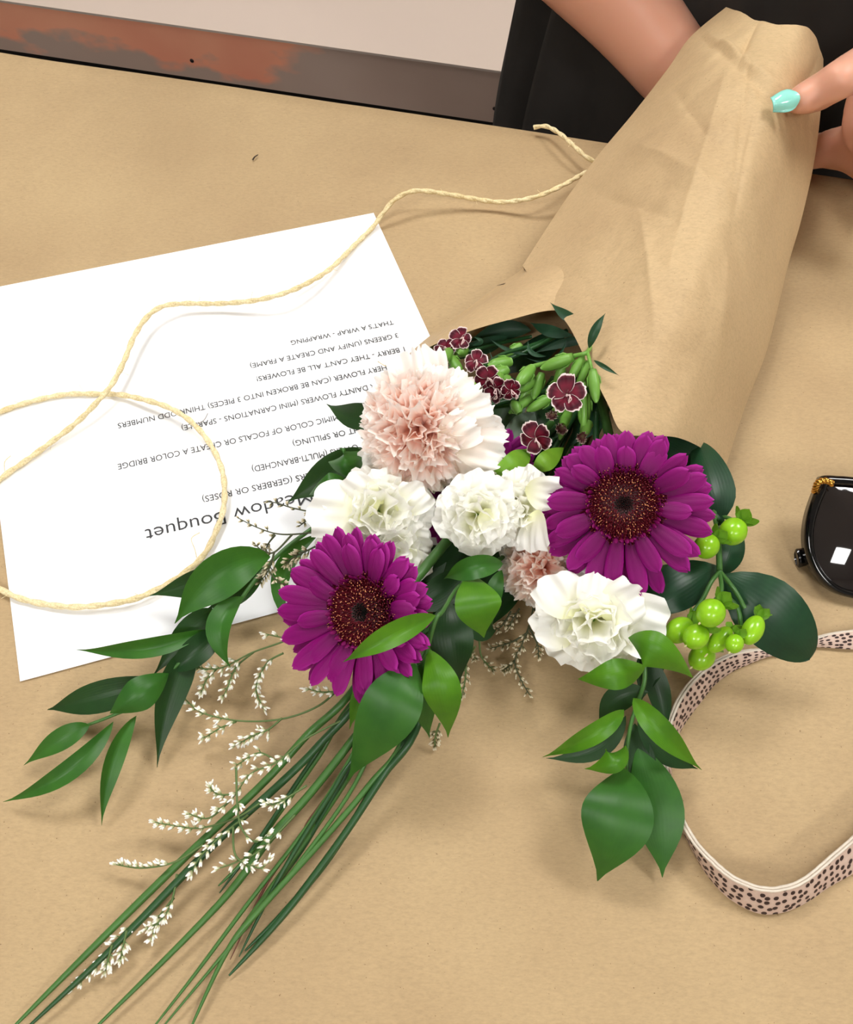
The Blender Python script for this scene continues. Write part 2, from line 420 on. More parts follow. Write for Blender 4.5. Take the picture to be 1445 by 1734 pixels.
LN = [("THAT'S A WRAP - WRAPPING", 665, 542, 492, 577, 8.5), ("3 GREENS (UNIFY AND CREATE A FRAME)", 673, 564, 423, 616, 8.8),
      ("1 BERRY - THEY CAN'T ALL BE FLOWERS!", 684, 587, 434, 638, 9), ("THERY FLOWER (CAN BE BROKEN INTO 3 PIECES) THINK ODD NUMBERS", 662, 616, 199, 717, 9.3),
      ("ER DAINTY FLOWERS (MINI CARNATIONS - SPARKLE)", 640, 648, 307, 721, 9.5), ("MIMIC COLOR OF FOCALS OR CREATE A COLOR BRIDGE", 572, 702, 199, 786, 10),
      ("HT OR SPILLING)", 607, 723, 495, 747, 10), ("OWERS (MULTI-BRANCHED)", 605, 752, 426, 790, 10.5), ("OPPERS (GERBERS OR ROSES)", 553, 794, 342, 841, 10.5)]
for s, sx, sy, ex, ey, h in LN: text_line(s, sx, sy, ex, ey, h * 0.98, 0.0)
text_line("Meadow Bouquet", 526, 830, 245, 897, 22, -0.004)
# ------------------------------------------------------------ twine
mt_, nt, b = nmat('natural_twine', 0.75, 0.2)
f = tex(nt, coords(nt, 'Object'), 900, 3, 0.7); f2 = tex(nt, coords(nt, 'Object'), 40, 2)
k = ramp(nt, f, [(0.25, lin((206, 186, 136))), (0.5, lin((236, 220, 176))), (0.75, lin((250, 240, 208)))])
nt.links.new(mix(nt, 1.0, k, ramp(nt, f2, [(0.3, (0.88, 0.84, 0.75)), (0.6, (1, 1, 1))]), 'MULTIPLY'), b.inputs['Base Color']); bump(nt, b, f, 0.5, 0.0005)
M_TWINE = mt_
tw = [(904, 216, .006), (925, 214, .0085), (948, 226, .012), (972, 247, .013), (992, 265, .012), (1008, 275, .009), (1007, 284, .009), (985, 296, .014), (955, 313, .017), (905, 334, .013), (850, 342, .007), (800, 336, .008), (760, 329, .011), (705, 323, .015), (670, 337, .014), (648, 362, .008), (632, 384, .0035), (600, 416, .003), (560, 455, .006), (520, 480, .010), (480, 497, .012), (430, 509, .010), (370, 514, .007), (310, 514, .008), (275, 519, .010),
      (250, 536, .011), (228, 568, .011), (210, 612, .0105), (190, 650, .0105), (165, 680, .009), (130, 715, .006), (85, 750, .004), (40, 783, .003), (0, 812, .0025), (-45, 860, .0025), (-62, 920, .0025), (-35, 972, .0025), (0, 997, .003), (30, 1012, .003), (75, 1023, .003), (130, 1028, .004), (190, 1022, .005), (240, 1010, .005), (300, 979, .004), (345, 940, .004), (370, 890, .005), (380, 850, .006), (377, 800, .007),
      (358, 755, .008), (325, 715, .0085), (285, 690, .008), (240, 676, .006), (200, 668, .0035), (160, 667, .0025), (110, 668, .0025), (60, 678, .0025), (20, 690, .0025), (-10, 703, .0025), (-60, 735, .0025), (-110, 790, .0025)]
tth = thing('twine', P(380, 850), 'natural beige twine snaking over the table and looping on the white sheet', 'twine')
def strands(pts, nper=10, r=0.00118):
    path = resample(catmull([P(*q) for q in pts], nper), len(pts) * nper)
    T, Nn = frames(path); L = 0; out = []
    for s in range(2):
        q = []; d = 0
        for i, p in enumerate(path):
            if i: d += (p - path[i - 1]).length
            an = 2 * pi * d / 0.019 + s * pi
            q.append(p + (Nn[i] * cos(an) + T[i].cross(Nn[i]) * sin(an)) * 0.00050)
        m = MB(); m.tube(q, r, 7); m.obj('strand', M_TWINE, tth)
    return path
pa = strands(tw, 12)
m = MB()
for k in range(46):
    p = random.choice(pa); d = Vector((random.uniform(-1, 1), random.uniform(-1, 1), random.uniform(-.1, .5))).normalized()
    e = Vector((random.uniform(-1, 1), random.uniform(-1, 1), 0)) * 0.002
    L = random.uniform(.002, .006)
    m.tube(catmull([p, p + d * L * .5 + e * .4, p + d * L + e], 3), 0.00012, 4)
o = m.obj('loose_fibres', M_TWINE, tth); o['kind'] = 'stuff'
M_HAIR = simple('fibre_grey', (150, 145, 140), 0.6)
for pts, lab in (([(352, 700), (345, 712), (330, 720), (318, 726)], None), ([(338, 902), (324, 912), (330, 930), (333, 944)], None), ([(18, 772), (8, 782), (8, 798)], None), ([(640, 612), (655, 620), (672, 614)], None)):
    m = MB(); m.tube(catmull([P(x, y, .002 + .002 * (i % 2)) for i, (x, y) in enumerate(pts)], 4), 0.00022, 4)
    m.obj('loose_fibre', M_TWINE if pts[0][0] != 352 else M_HAIR, tth)
# ------------------------------------------------------------ spotted strap
ms_, nt, b = nmat('spotted_strap', 0.55, 0.3)
uv = coords(nt, 'UV', (1, 1, 1))
vo = N(nt, 'ShaderNodeTexVoronoi'); vo.voronoi_dimensions = '2D'; vo.inputs['Scale'].default_value = 1.0; vo.inputs['Randomness'].default_value = 0.6
nt.links.new(uv, vo.inputs['Vector'])
nn = tex(nt, uv, 3.0, 2); dd = mth(nt, 'ADD', vo.outputs['Distance'], mth(nt, 'MULTIPLY', nn, 0.10))
sp = ramp(nt, dd, [(0.0, lin((44, 30, 30))), (0.34, lin((60, 42, 40))), (0.39, lin((200, 174, 160))), (1, lin((214, 192, 178)))])
nt.links.new(sp, b.inputs['Base Color']); bump(nt, b, nn, 0.2, 0.0004); M_STRAP = ms_
M_STRAPE = simple('strap_edge', (226, 214, 198), 0.6, var=0.25, vscale=300)
# (upper/inner edge px, z), (lower/outer edge px, z)
sA = [(1560, 1062, .006), (1500, 1064, .006), (1445, 1069, .006), (1410, 1074, .005), (1378, 1083, .004), (1330, 1097, .003), (1300, 1101, .003), (1270, 1103, .006), (1235, 1112, .010), (1200, 1132, .013), (1168, 1163, .015), (1146, 1200, .016), (1133, 1240, .014), (1130, 1280, .012), (1134, 1330, .0115), (1150, 1372, .013), (1176, 1420, .0145), (1208, 1456, .0145), (1245, 1486, .014), (1290, 1503, .0145), (1325, 1502, .015), (1360, 1489, .0145), (1400, 1457, .0145), (1445, 1418, .0145), (1500, 1370, .0145), (1580, 1300, .0145)]
sB = [(1560, 1095, .001), (1500, 1096, .001), (1445, 1099, .001), (1410, 1097, .001), (1378, 1096, .001), (1330, 1107, .001), (1300, 1112, .001), (1272, 1122, .001), (1240, 1136, .001), (1210, 1158, .001), (1184, 1190, .001), (1160, 1222, .001), (1143, 1255, .001), (1134, 1290, .001), (1138, 1345, .001), (1154, 1395, .001), (1176, 1440, .001), (1200, 1480, .001), (1235, 1518, .001), (1282, 1543, .001), (1322, 1543, .001), (1362, 1527, .001), (1402, 1500, .001), (1445, 1476, .001), (1500, 1440, .001), (1580, 1370, .001)]
A = catmull([P(*q) for q in sA], 7); B = catmull([P(*q) for q in sB], 7); nA = len(A)
V = []; UV = []; d = 0; NW = 7; rows = []
for i in range(nA):
    if i: d += ((A[i] + B[i]) / 2 - (A[i - 1] + B[i - 1]) / 2).length
    t = ((A[min(i + 1, nA - 1)] + B[min(i + 1, nA - 1)]) - (A[max(i - 1, 0)] + B[max(i - 1, 0)])).normalized()
    nrm = t.cross(B[i] - A[i]).normalized()
    if rows and nrm.dot(rows[-1][2]) < 0: nrm = -nrm
    if not rows and nrm.z < 0: nrm = -nrm
    rows.append((A[i], B[i], nrm))
    for j in range(NW):
        s = j / (NW - 1); V.append(A[i].lerp(B[i], s) + nrm * (0.0007 + 0.0006 * sin(pi * s))); UV.append((d / 0.0034, s * 4.4))
strap = thing('spotted_strap', P(1300, 1530), 'black-on-blush spotted leather strap curling on the table below the berries', 'strap')
obj('band', V, grid_faces(nA, NW), M_STRAP, strap, uv=UV)
V2 = [v - rows[i // NW][2] * (0.0016 + 0.0012 * sin(pi * (i % NW) / (NW - 1))) for i, v in enumerate(V)]
obj('band', V2, grid_faces(nA, NW), M_STRAP, strap, uv=[(u + .37, v + .21) for u, v in UV])
V = [q for a, b2, nr in rows for q in (a + nr * 0.0006, a - nr * 0.0007, b2 - nr * 0.0007, b2 + nr * 0.0006)]
obj('backing', V, [f for f in grid_faces(nA, 4)], M_STRAPE, strap)
for off, rr in ((0, .0007), (1, .0006)):
    m = MB(); m.tube([(a if off == 0 else a - nr * 0.0013) + Vector((0.0002 * noise.noise(a * 400), 0.0002 * noise.noise(a * 400 + Vector((5, 5, 5))), 0)) for a, b2, nr in rows], rr, 6); m.obj('edge_piping', M_STRAPE, strap)
# ------------------------------------------------------------ sunglasses
M_BLACK = simple('glossy_black_acetate', (8, 8, 9), 0.08, 0.6); M_GOLD = simple('gold_metal', (214, 160, 72), 0.22, metal=1.0)
ml_, nt, b = nmat('smoked_lens', 0.04, 0.8); b.inputs['Base Color'].default_value = lin((30, 25, 24)); M_LENS = ml_
sg = thing('sunglasses', P(1400, 1000), 'black oversized sunglasses with gold hinge lying at the right edge', 'sunglasses')
def SZ(y): return 0.006 + (1000 - y) / 200 * 0.030
outl = [(1392, 806), (1420, 806), (1445, 808), (1500, 815), (1560, 828), (1590, 858), (1592, 905), (1570, 962), (1530, 1002), (1480, 1017), (1440, 1012), (1410, 1001), (1385, 979), (1368, 948), (1362, 912), (1366, 875), (1377, 840), (1386, 820)]
def rimpts(mirror):
    o1 = [(3236 - x if mirror else x, y) for x, y in outl]
    cx = sum(p[0] for p in o1) / len(o1); cy = sum(p[1] for p in o1) / len(o1)
    O = catmull([P(x, y, SZ(y)) for x, y in o1], 5, True); I = catmull([P(cx + (x - cx) * .85 + 2, cy + (y - cy) * .86 + 4, SZ(cy + (y - cy) * .86)) for x, y in o1], 5, True)
    return O, I
for mir in (False, True):
    O, I = rimpts(mir); n = len(O); nrm = (P(1445, 1000, SZ(1000)) - P(1445, 820, SZ(820))).cross(P(1560, 900, SZ(900)) - P(1400, 900, SZ(900))).normalized()
    if nrm.z < 0: nrm = -nrm
    V = []
    for i in range(n):
        o_, i_ = O[i], I[i]; mdl = o_.lerp(i_, .5)
        V += [o_ - nrm * .004, o_ + nrm * .0008, o_.lerp(i_, .18) + nrm * .0022, mdl + nrm * .0026, o_.lerp(i_, .85) + nrm * .0016, i_ + nrm * .0002, i_ - nrm * .003]
    obj('rim', V, grid_faces(n, 7, closeu=True, closev=True), M_BLACK, sg)
    c = sum(I, Vector()) / n; V = [c + nrm * .0035]; F = []; rings = 9
    for r_ in range(1, rings + 1):
        for i in range(n):
            s = r_ / rings; V.append(c.lerp(I[i], s * 1.02) + nrm * (.0040 * (1 - s * s) - .0005))
    for i in range(n): F.append((0, 1 + i, 1 + (i + 1) % n))
    for r_ in range(rings - 1):
        for i in range(n):
            a = 1 + r_ * n + i; b2 = 1 + r_ * n + (i + 1) % n; F.append((a, a + n, b2 + n, b2))
    obj('lens', V, F, M_LENS, sg)
m = MB(); m.tube(catmull([P(1585, 855, SZ(855)), P(1618, 842, SZ(842) + .003), P(1651, 855, SZ(855))], 6), .0032, 10); m.obj('bridge', M_BLACK, sg)
for pts in ([(1858, 822, .030), (1700, 860, .014), (1480, 915, .006), (1385, 938, .0055), (1349, 946, .005)], [(1384, 822, .030), (1500, 870, .013), (1740, 930, .006), (1880, 950, .005)]):
    q = catmull([P(*p) for p in pts], 8)
    m = MB(); m.tube(q, lambda t: (.0026 + .0026 * t) * (1 if t < .97 else .75), 12, flat=0.6); o = m.obj('temple', M_BLACK, sg)
for s in range(2):
    q = catmull([P(1410, 819, .041), P(1398, 814, .0415), P(1386, 817, .040), P(1382, 826, .036), P(1380, 833, .030)], 8)
    T, Nn = frames(q); L = len(q)
    q = [p + (Nn[i] * cos(i * .8 + s * pi) + T[i].cross(Nn[i]) * sin(i * .8 + s * pi)) * .0007 for i, p in enumerate(q)]
    m = MB(); m.tube(q, .0011, 7); m.obj('gold_hinge', M_GOLD, sg)
# ------------------------------------------------------------ wrapping paper cone
def curve_px(pts, n): return resample(catmull([Vector(p) for p in pts], 12), n)
def coons(Lc, Rc, Tc, Bc, nu, nv, dz=0.0, fn=None):
    """patch between four edge curves given as (px, py, z)"""
    Lc, Rc = curve_px(Lc, nv), curve_px(Rc, nv); Tc, Bc = curve_px(Tc, nu), curve_px(Bc, nu); V = []
    for i in range(nu):
        u = i / (nu - 1)
        for j in range(nv):
            v = j / (nv - 1)
            q = Lc[j] * (1 - u) + Rc[j] * u + Tc[i] * (1 - v) + Bc[i] * v - ((Lc[0] * (1 - u) + Rc[0] * u) * (1 - v) + (Lc[-1] * (1 - u) + Rc[-1] * u) * v)
            z = q.z + (dz * (sin(pi * u) ** 0.6) * sin(pi * v) if dz else 0)
            p = P(q.x, q.y, z)
            if fn: p = p + Vector((0, 0, fn(u, v, p)))
            V.append(p)
    return V
def seg(p, a, b):
    a, b = Vector((*a, 0)), Vector((*b, 0)); t = max(0, min(1, (p - a).dot(b - a) / (b - a).length_squared)); return (p - a.lerp(b, t)).length, t
def wr(u, v, p):
    e = min(1, 6 * u, 6 * (1 - u)) * min(1, 5 * (1 - v) + .15)
    q = Vector((p.x, p.y, 0)); h = 0
    h += 0.0030 * noise.noise(q * 22) + 0.0022 * (abs(noise.noise(q * 40 + Vector((3, 1, 0)))) - .25) + 0.0010 * (abs(noise.noise(q * 95 + Vector((3, 7, 0)))) - .25)
    uvp = Vector((u, v, 0))
    for a, b_, wd, am in (((.15, .10), (.95, .30), .030, .0018), ((.9, .02), (.75, .16), .02, -.002), ((.0, .10), (.85, .17), .012, .0035), ((.0, .12), (.85, .20), .02, -.0030), ((.40, .12), (.62, .40), .030, -.0022), ((.62, .35), (.92, .95), .035, .0020), ((.05, .50), (.55, .42), .035, .0032), ((.0, .70), (.45, .56), .035, -.0030),
                          ((.30, .20), (.50, .65), .03, .0018), ((.55, .20), (.72, .55), .022, -.0022), ((.25, .62), (.6, .80), .03, .0024), ((.7, .5), (.97, .72), .022, -.002), ((.1, .3), (.4, .35), .025, -.002), ((.3, .02), (.35, .14), .02, -.003)):
        d, t = seg(uvp, a, b_)
        h += am * math.exp(-abs(d) / wd) * sin(pi * (0.15 + 0.7 * t))
    return h * e
FL = [(1230, 12, .085), (1170, 62, .075), (1130, 118, .066), (1070, 195, .050), (1010, 267, .036), (950, 350, .030), (885, 450, .029)]
FR = [(1395, 100, .080), (1392, 170, .070), (1380, 270, .050), (1358, 370, .036), (1335, 450, .028), (1300, 590, .020), (1262, 690, .014), (1229, 792, .010)]
FT = [(1230, 12, .085), (1262, 24, .103), (1310, 36, .112), (1352, 44, .112), (1378, 58, .102), (1395, 100, .080)]
FB = [(885, 450, .029), (912, 487, .045), (938, 520, .056), (968, 560, .064), (1002, 630, .072), (1030, 685, .074), (1055, 733, .073), (1110, 738, .068), (1150, 742, .060), (1190, 760, .040), (1229, 792, .010)]
wrap = thing('wrapping_paper', P(1150, 700), 'brown kraft paper cone wrapped round the bouquet stems', 'wrapping paper')
NU, NV = 110, 150
V = coons(FL, FR, FT, FB, NU, NV, .020, wr)
TOPV = V
o = obj('outer_flap', V, grid_faces(NU, NV), M_WRAP, wrap)
# underside of the tube, resting on the table
FTb = [(1230, 12, .085), (1262, 24, .070), (1310, 48, .060), (1352, 70, .060), (1378, 90, .066), (1395, 100, .080)]
FBb = [(885, 450, .029), (930, 560, .004), (1010, 690, .003), (1120, 760, .003), (1229, 792, .010)]
def under(u, v, p):
    q = (TZ + 0.0025) - p.z
    return q if q > 0 else 0
Lb = FL; Rb = FR
V = coons(Lb, Rb, FTb, FBb, 60, 80, -.022, under)
obj('back_panel', V, grid_faces(60, 80), M_WRAP, wrap)
# inner layer that opens to the left
IL = [(1000, 290, .022), (945, 360, .024), (893, 446, .024), (845, 482, .020), (790, 524, .014), (728, 569, .007), (690, 602, .006), (660, 632, .006)]
IR = [(1150, 400, .060), (1130, 470, .066), (1090, 560, .066)]
IT = [(1000, 290, .022), (1080, 340, .050), (1150, 400, .060)]
IB = [(660, 632, .006), (700, 607, .022), (728, 588, .034), (790, 563, .048), (862, 542, .055), (935, 525, .056), (1010, 535, .058), (1090, 560, .066)]
V = coons(IL, IR, IT, IB, 70, 50, 0, lambda u, v, p: 0.0012 * noise.noise(p * 30) * min(1, 5 * u))
for i, q in enumerate(V):   # keep it below the outer flap
    u = (i // 50) / 69
obj('inner_fold', V, grid_faces(70, 50), M_WRAP, wrap)
IBb = [(660, 632, .006), (760, 720, .003), (900, 790, .003), (1060, 790, .003), (1180, 770, .003)]
V = coons(IL, [(1250, 460, .004), (1210, 620, .004), (1180, 770, .003)], [(1000, 290, .022), (1120, 380, .008), (1250, 460, .004)], IBb, 50, 40, 0, under)
obj('inner_back', V, grid_faces(50, 40), M_WRAP, wrap)
m = MB()
pts = [(842, 483.5), (858, 480), (872, 478), (886, 474), (902, 471)]
for k in range(1): m.tube(catmull([P(x, y, .0245 + .0012 * i) for i, (x, y) in enumerate(pts)], 4), lambda t: 0.00035 * (0.3 + sin(pi * t)), 5, flat=0.5)
m.obj('torn_slit', simple('torn_slit_dark', (60, 38, 20), 0.8), wrap)
# ------------------------------------------------------------ person
m_, nt, b = nmat('skin', 0.42, 0.35)
nn = tex(nt, coords(nt, 'Object'), 14, 3); n2 = tex(nt, coords(nt, 'Object'), 420, 3)
nt.links.new(mix(nt, nn, lin((212, 154, 128)), lin((222, 168, 144))), b.inputs['Base Color']); bump(nt, b, n2, 0.12, 0.0005)
b.inputs['Subsurface Weight'].default_value = 0.25; b.inputs['Subsurface Radius'].default_value = (.010, .004, .002); b.inputs['Subsurface Scale'].default_value = 1.0
KN = P(1386, 148, 0.125); kx = (P(1335, 172, .115) - P(1446, 122, .118)).normalized()
cK = N(nt, 'ShaderNodeTexCoord'); sb = N(nt, 'ShaderNodeVectorMath', operation='SUBTRACT'); nt.links.new(cK.outputs['Object'], sb.inputs[0]); sb.inputs[1].default_value = KN - Vector((0.29, 0.735, 0))
dt = N(nt, 'ShaderNodeVectorMath', operation='DOT_PRODUCT'); nt.links.new(sb.outputs[0], dt.inputs[0]); dt.inputs[1].default_value = kx
ln_ = N(nt, 'ShaderNodeVectorMath', operation='LENGTH'); nt.links.new(sb.outputs[0], ln_.inputs[0])
wob = tex(nt, coords(nt, 'Object'), 260, 1)
sn = mth(nt, 'SINE', mth(nt, 'ADD', mth(nt, 'MULTIPLY', dt.outputs['Value'], 2 * pi / .0026), mth(nt, 'MULTIPLY', wob, 5.0)))
msk = ramp(nt, mth(nt, 'MULTIPLY', ln_.outputs['Value'], 100.0), [(0.35, (1, 1, 1)), (0.85, (0, 0, 0))])
bump(nt, b, mth(nt, 'MULTIPLY', sn, msk), 0.45, 0.0006, b.inputs['Normal'].links[0].from_socket)
M_SKIN = m_
M_NAIL = simple('mint_nail_polish', (150, 226, 212), 0.12, 0.6)
M_CLOTH = simple('black_cloth', (50, 46, 43), 0.8, 0.3, var=.3, vscale=40); M_CLOTH2 = simple('charcoal_trousers', (38, 34, 33), 0.9, 0.2, var=.3, vscale=30)
M_HAIR2 = simple('brown_hair', (58, 38, 26), 0.5, var=.4, vscale=120); M_EYE = simple('eye_white', (235, 232, 226), 0.2); M_IRIS = simple('iris_brown', (60, 38, 22), 0.2); M_LIP = simple('lip', (188, 100, 92), 0.4); M_SHOE = simple('black_shoe', (22, 22, 22), 0.4)
def proj(p):
    d = p - CAMP; z = d.dot(Vector((0, cos(PITCH), -sin(PITCH)))); return 722.5 + FPX * d.x / z, 867 - FPX * (d.y * sin(PITCH) + d.z * cos(PITCH)) / z
WPJ = [(proj(v), v.z - TZ) for v in TOPV[::3]]
def wrapz(x, y): return min(WPJ, key=lambda q: (q[0][0] - x) ** 2 + (q[0][1] - y) ** 2)[1]
BX, BY = 0.29, 0.735
def A_(x, y, z): return Vector((x, y, z))
body = MB()
def limb(pts, n=6, ns=16):
    """pts: (point, radius, flatness)"""
    P3 = catmull([p for p, r in pts], n); R_ = catmull([Vector((r, 0, 0)) for p, r in pts], n)
    T, Nn = frames(P3); V = []
    for i, p in enumerate(P3):
        for k in range(ns):
            a = 2 * pi * k / ns; V.append(p + Nn[i] * (R_[i].x * cos(a)) + T[i].cross(Nn[i]) * (R_[i].x * sin(a)))
    F = grid_faces(len(P3), ns, closev=True); F.append(tuple(range(ns))[::-1]); m = (len(P3) - 1) * ns; F.append(tuple(m + k for k in range(ns)))
    body.add(V, F)
    for i in (0, -1): body.ell(Matrix.Translation(P3[i]) @ Matrix.Diagonal((R_[i].x * .999,) * 3 + (1,)), 14, 10)
def ellp(p, s, rot=None): body.ell(Matrix.Translation(p) @ (rot or Matrix.Identity(4)) @ Matrix.Diagonal((*s, 1)), 24, 16)
RZ = Matrix.Rotation(YAW, 4, 'Z')
# torso, neck, head
for z, sx, sy in ((.92, .165, .11), (1.0, .14, .10), (1.10, .145, .105), (1.18, .16, .10)): ellp(A_(BX, BY, z), (sx, sy, .13), RZ)
limb([(A_(BX, BY, 1.20), .075), (A_(BX, BY, 1.29), .052), (A_(BX, BY - .01, 1.36), .050)])
HC = A_(BX - .01, BY - .045, 1.44)
ellp(HC, (.072, .088, .105), RZ); ellp(HC + A_(0, -.045, -.055), (.05, .045, .05), RZ)
fd = RZ @ Vector((0, -1, 0)); rd = RZ @ Vector((1, 0, 0))
ellp(HC + fd * .092 + A_(0, 0, -.018), (.011, .016, .018), RZ); ellp(HC + fd * .084 + A_(0, 0, .0), (.008, .014, .022), RZ)
for s in (-1, 1): ellp(HC + rd * (.072 * s) + A_(0, 0, -.01), (.008, .018, .028), RZ)
# legs and feet
for s in (-1, 1):
    h = A_(BX, BY, .88) + rd * (.085 * s)
    limb([(h, .095), (h + A_(0, 0, -.2), .078), (h + A_(0, -.01, -.42), .055), (h + A_(0, .01, -.56), .052), (h + A_(0, .01, -.80), .036)])
    limb([(h + A_(0, .02, -.82), .035), (h + fd * .08 + A_(0, 0, -.845), .03), (h + fd * .15 + A_(0, 0, -.855), .022)])
# arm whose wrist goes behind the wrap
SR = A_(BX, BY, 1.235) - rd * .165; SL = A_(BX, BY, 1.235) + rd * .165
ER = A_(-.005, .745, TZ + .165); WR = P(1142, 114, .028)
limb([(SR, .055), (SR.lerp(ER, .35), .046), (SR.lerp(ER, .75), .040), (ER, .040), (ER.lerp(WR, .28), .047), (ER.lerp(WR, .55), .042), (ER.lerp(WR, .82), .0315), (WR, .0275)], 8, 20)
HR = P(1222, 200, .004)
body.ell(track(WR.lerp(HR, .75), HR - WR, Vector((0, 0, 1))) @ Matrix.Diagonal((.013, .036, .045, 1)), 20, 14)
for k, (x, y, zt) in enumerate(((1290, 188, .012), (1285, 208, .010), (1275, 228, .008), (1260, 240, .007))):
    b0 = P(1222 - 4 * k, 182 + 16 * k, .004); e0 = P(x, y, zt)
    limb([(b0, .0098), (b0.lerp(e0, .5) + A_(0, 0, -.006), .0088), (e0, .0072)], 5, 12)
limb([(P(1185, 155, .020), .012), (P(1215, 140, .018), .010), (P(1252, 130, .018), .0085)], 5, 12)
# hand pressing the wrap with its thumb
zt = wrapz(1340, 172)
T0 = P(1337, 173, zt + .0078); T1 = P(1352, 171, zt + .0098); T2 = P(1386, 157, wrapz(1380, 160) + .014)
T3 = P(1446, 122, .118); T4 = P(1510, 92, .112); WL = P(1640, 60, .112)
limb([(T0, .0055), (T1, .0072), (P(1366, 165, zt + .0122), .0086), (T2, .0100), (P(1412, 141, .120), .0098), (T3, .0112), (T4, .0140), (T4.lerp(WL, .5), .019)], 6, 18)
PC = P(1560, 150, .088)
body.ell(track(PC, WL - PC, Vector((0, 0, 1))) @ Matrix.Diagonal((.016, .038, .048, 1)), 20, 14)
limb([(P(1480, 216, .072), .0120), (P(1438, 240, .044), .0112), (P(1405, 249, .031), .0110), (P(1378, 262, .021), .0098)], 6, 16)
limb([(P(1500, 250, .066), .0115), (P(1450, 262, .040), .0100), (P(1400, 262, .014), .0090), (P(1365, 256, .006), .0075)], 6, 14)
limb([(P(1525, 275, .062), .0105), (P(1480, 290, .044), .0095), (P(1430, 262, .014), .0080), (P(1390, 240, .010), .0070)], 6, 14)
limb([(P(1550, 285, .062), .0095), (P(1520, 310, .046), .0085), (P(1480, 290, .016), .0070), (P(1450, 265, .010), .0062)], 6, 14)
limb([(PC, .02), (P(1490, 220, .074), .012)], 5, 12); limb([(PC, .02), (P(1505, 250, .068), .012)], 5, 12); limb([(PC, .018), (P(1530, 272, .064), .011)], 5, 12); limb([(PC, .018), (P(1555, 282, .064), .010)], 5, 12)
EL = A_(.555, .70, TZ + .165)
limb([(PC.lerp(WL, .6), .022), (WL, .0240), (WL.lerp(EL, .25), .030), (WL.lerp(EL, .65), .040), (EL, .040), (EL.lerp(SL, .4), .043), (EL.lerp(SL, .8), .048), (SL, .055)], 8, 20)
tmp = bpy.data.objects.new('tmp', mesh('tmp', body.v, body.f)); COL.objects.link(tmp)
md = tmp.modifiers.new('r', 'REMESH'); md.mode = 'VOXEL'; md.voxel_size = 0.003; md.use_smooth_shade = True
md = tmp.modifiers.new('s', 'SMOOTH'); md.iterations = 5; md.factor = 0.5
dg = bpy.context.evaluated_depsgraph_get(); me = bpy.data.meshes.new_from_object(tmp.evaluated_get(dg)); bpy.data.objects.remove(tmp)
person = thing('person', Vector((BX, BY, 0)), 'person in dark clothes with mint nail polish holding the paper-wrapped bouquet', 'person')
me.transform(Matrix.Translation(Vector((-BX, -BY, 0)))); me.materials.clear(); me.materials.append(M_SKIN); me.name = 'body'
for p in me.polygons: p.use_smooth = True
bd = link(bpy.data.objects.new('body', me), person, W(person))
# thumb nail: long, squared tip, resting on the thumb's upper side
NB = P(1356, 163, T1.z - TZ + .0090); NE = P(1310, 175, T0.z - TZ + .0078)
ax = (NE - NB).normalized(); up = ((CAMP - T0).normalized() + Vector((-.05, .10, .1))).normalized(); up = (up - ax * up.dot(ax)).normalized(); sd = ax.cross(up)
def nail(org, ax, up, sd, L, Wd, bottom=False):
    V = []
    for k in (0, 1):
        for i in range(9):
            t = i / 8; wd = Wd * (.80 + .20 * min(1, t / .25) ** .5) * (1 - .34 * max(0, (t - .45) / .55) ** 1.2)
            for j in range(9):
                s = j / 4 - 1; x = L * t - (.0016 * (1 - t) ** 4) * 0 + (.0012 * (abs(s) ** 2)) * (1 - t) * 2
                V.append(org + ax * x + sd * (s * wd * .5) + up * (-.0026 * s * s - .0006 * (2 * t - 1) ** 2 - .0007 * k))
    return V, grid_faces(9, 9) + [tuple(q + 81 for q in f)[::-1] for f in grid_faces(9, 9)] + [(j, j + 1, j + 82, j + 81) for j in range(72, 80)] + [(i * 9, i * 9 + 9, i * 9 + 90, i * 9 + 81) for i in range(8)] + [(i * 9 + 8, i * 9 + 17, i * 9 + 98, i * 9 + 89) for i in range(8)]
V, F = nail(NB, ax, up, sd, (NE - NB).length, .0112)
o = obj('nail', V, F, M_NAIL, person, uv=None); o['label'] = 'mint green polished thumb nail'
# face, hair
for s in (-1, 1):
    e = HC + fd * .076 + rd * (.030 * s) + A_(0, 0, .002)
    m = MB(); m.ell(Matrix.Translation(e) @ Matrix.Scale(.0125, 4), 14, 10); o = m.obj('eye', M_EYE, person)
    m = MB(); m.ell(Matrix.Translation(e + fd * .0105 + A_(0, 0, -.002)) @ Matrix.Scale(.0055, 4), 12, 8); m.obj('iris', M_IRIS, o)
m = MB(); m.ell(Matrix.Translation(HC + fd * .088 + A_(0, 0, -.052)) @ RZ @ Matrix.Diagonal((.022, .008, .007, 1)), 14, 8); m.obj('mouth', M_LIP, person)
V = []
for i in range(17):
    th = pi * .80 * i / 16
    for k in range(32):
        a = 2 * pi * k / 32; fr_ = max(0, -sin(a)); cut = 1 - .55 * fr_
        tt = th * cut
        q = Vector((.083 * sin(tt) * cos(a), .100 * sin(tt) * sin(a) + .012, .115 * cos(tt) + .004)) * (1 + .02 * sin(9 * a))
        V.append(HC + (RZ @ q))
obj('hair', V, grid_faces(17, 32, closev=True), M_HAIR2, person)
m = MB(); m.ell(Matrix.Translation(HC - fd * .11 + A_(0, 0, .02)) @ Matrix.Diagonal((.045, .045, .045, 1)), 16, 10); m.obj('hair_bun', M_HAIR2, person)
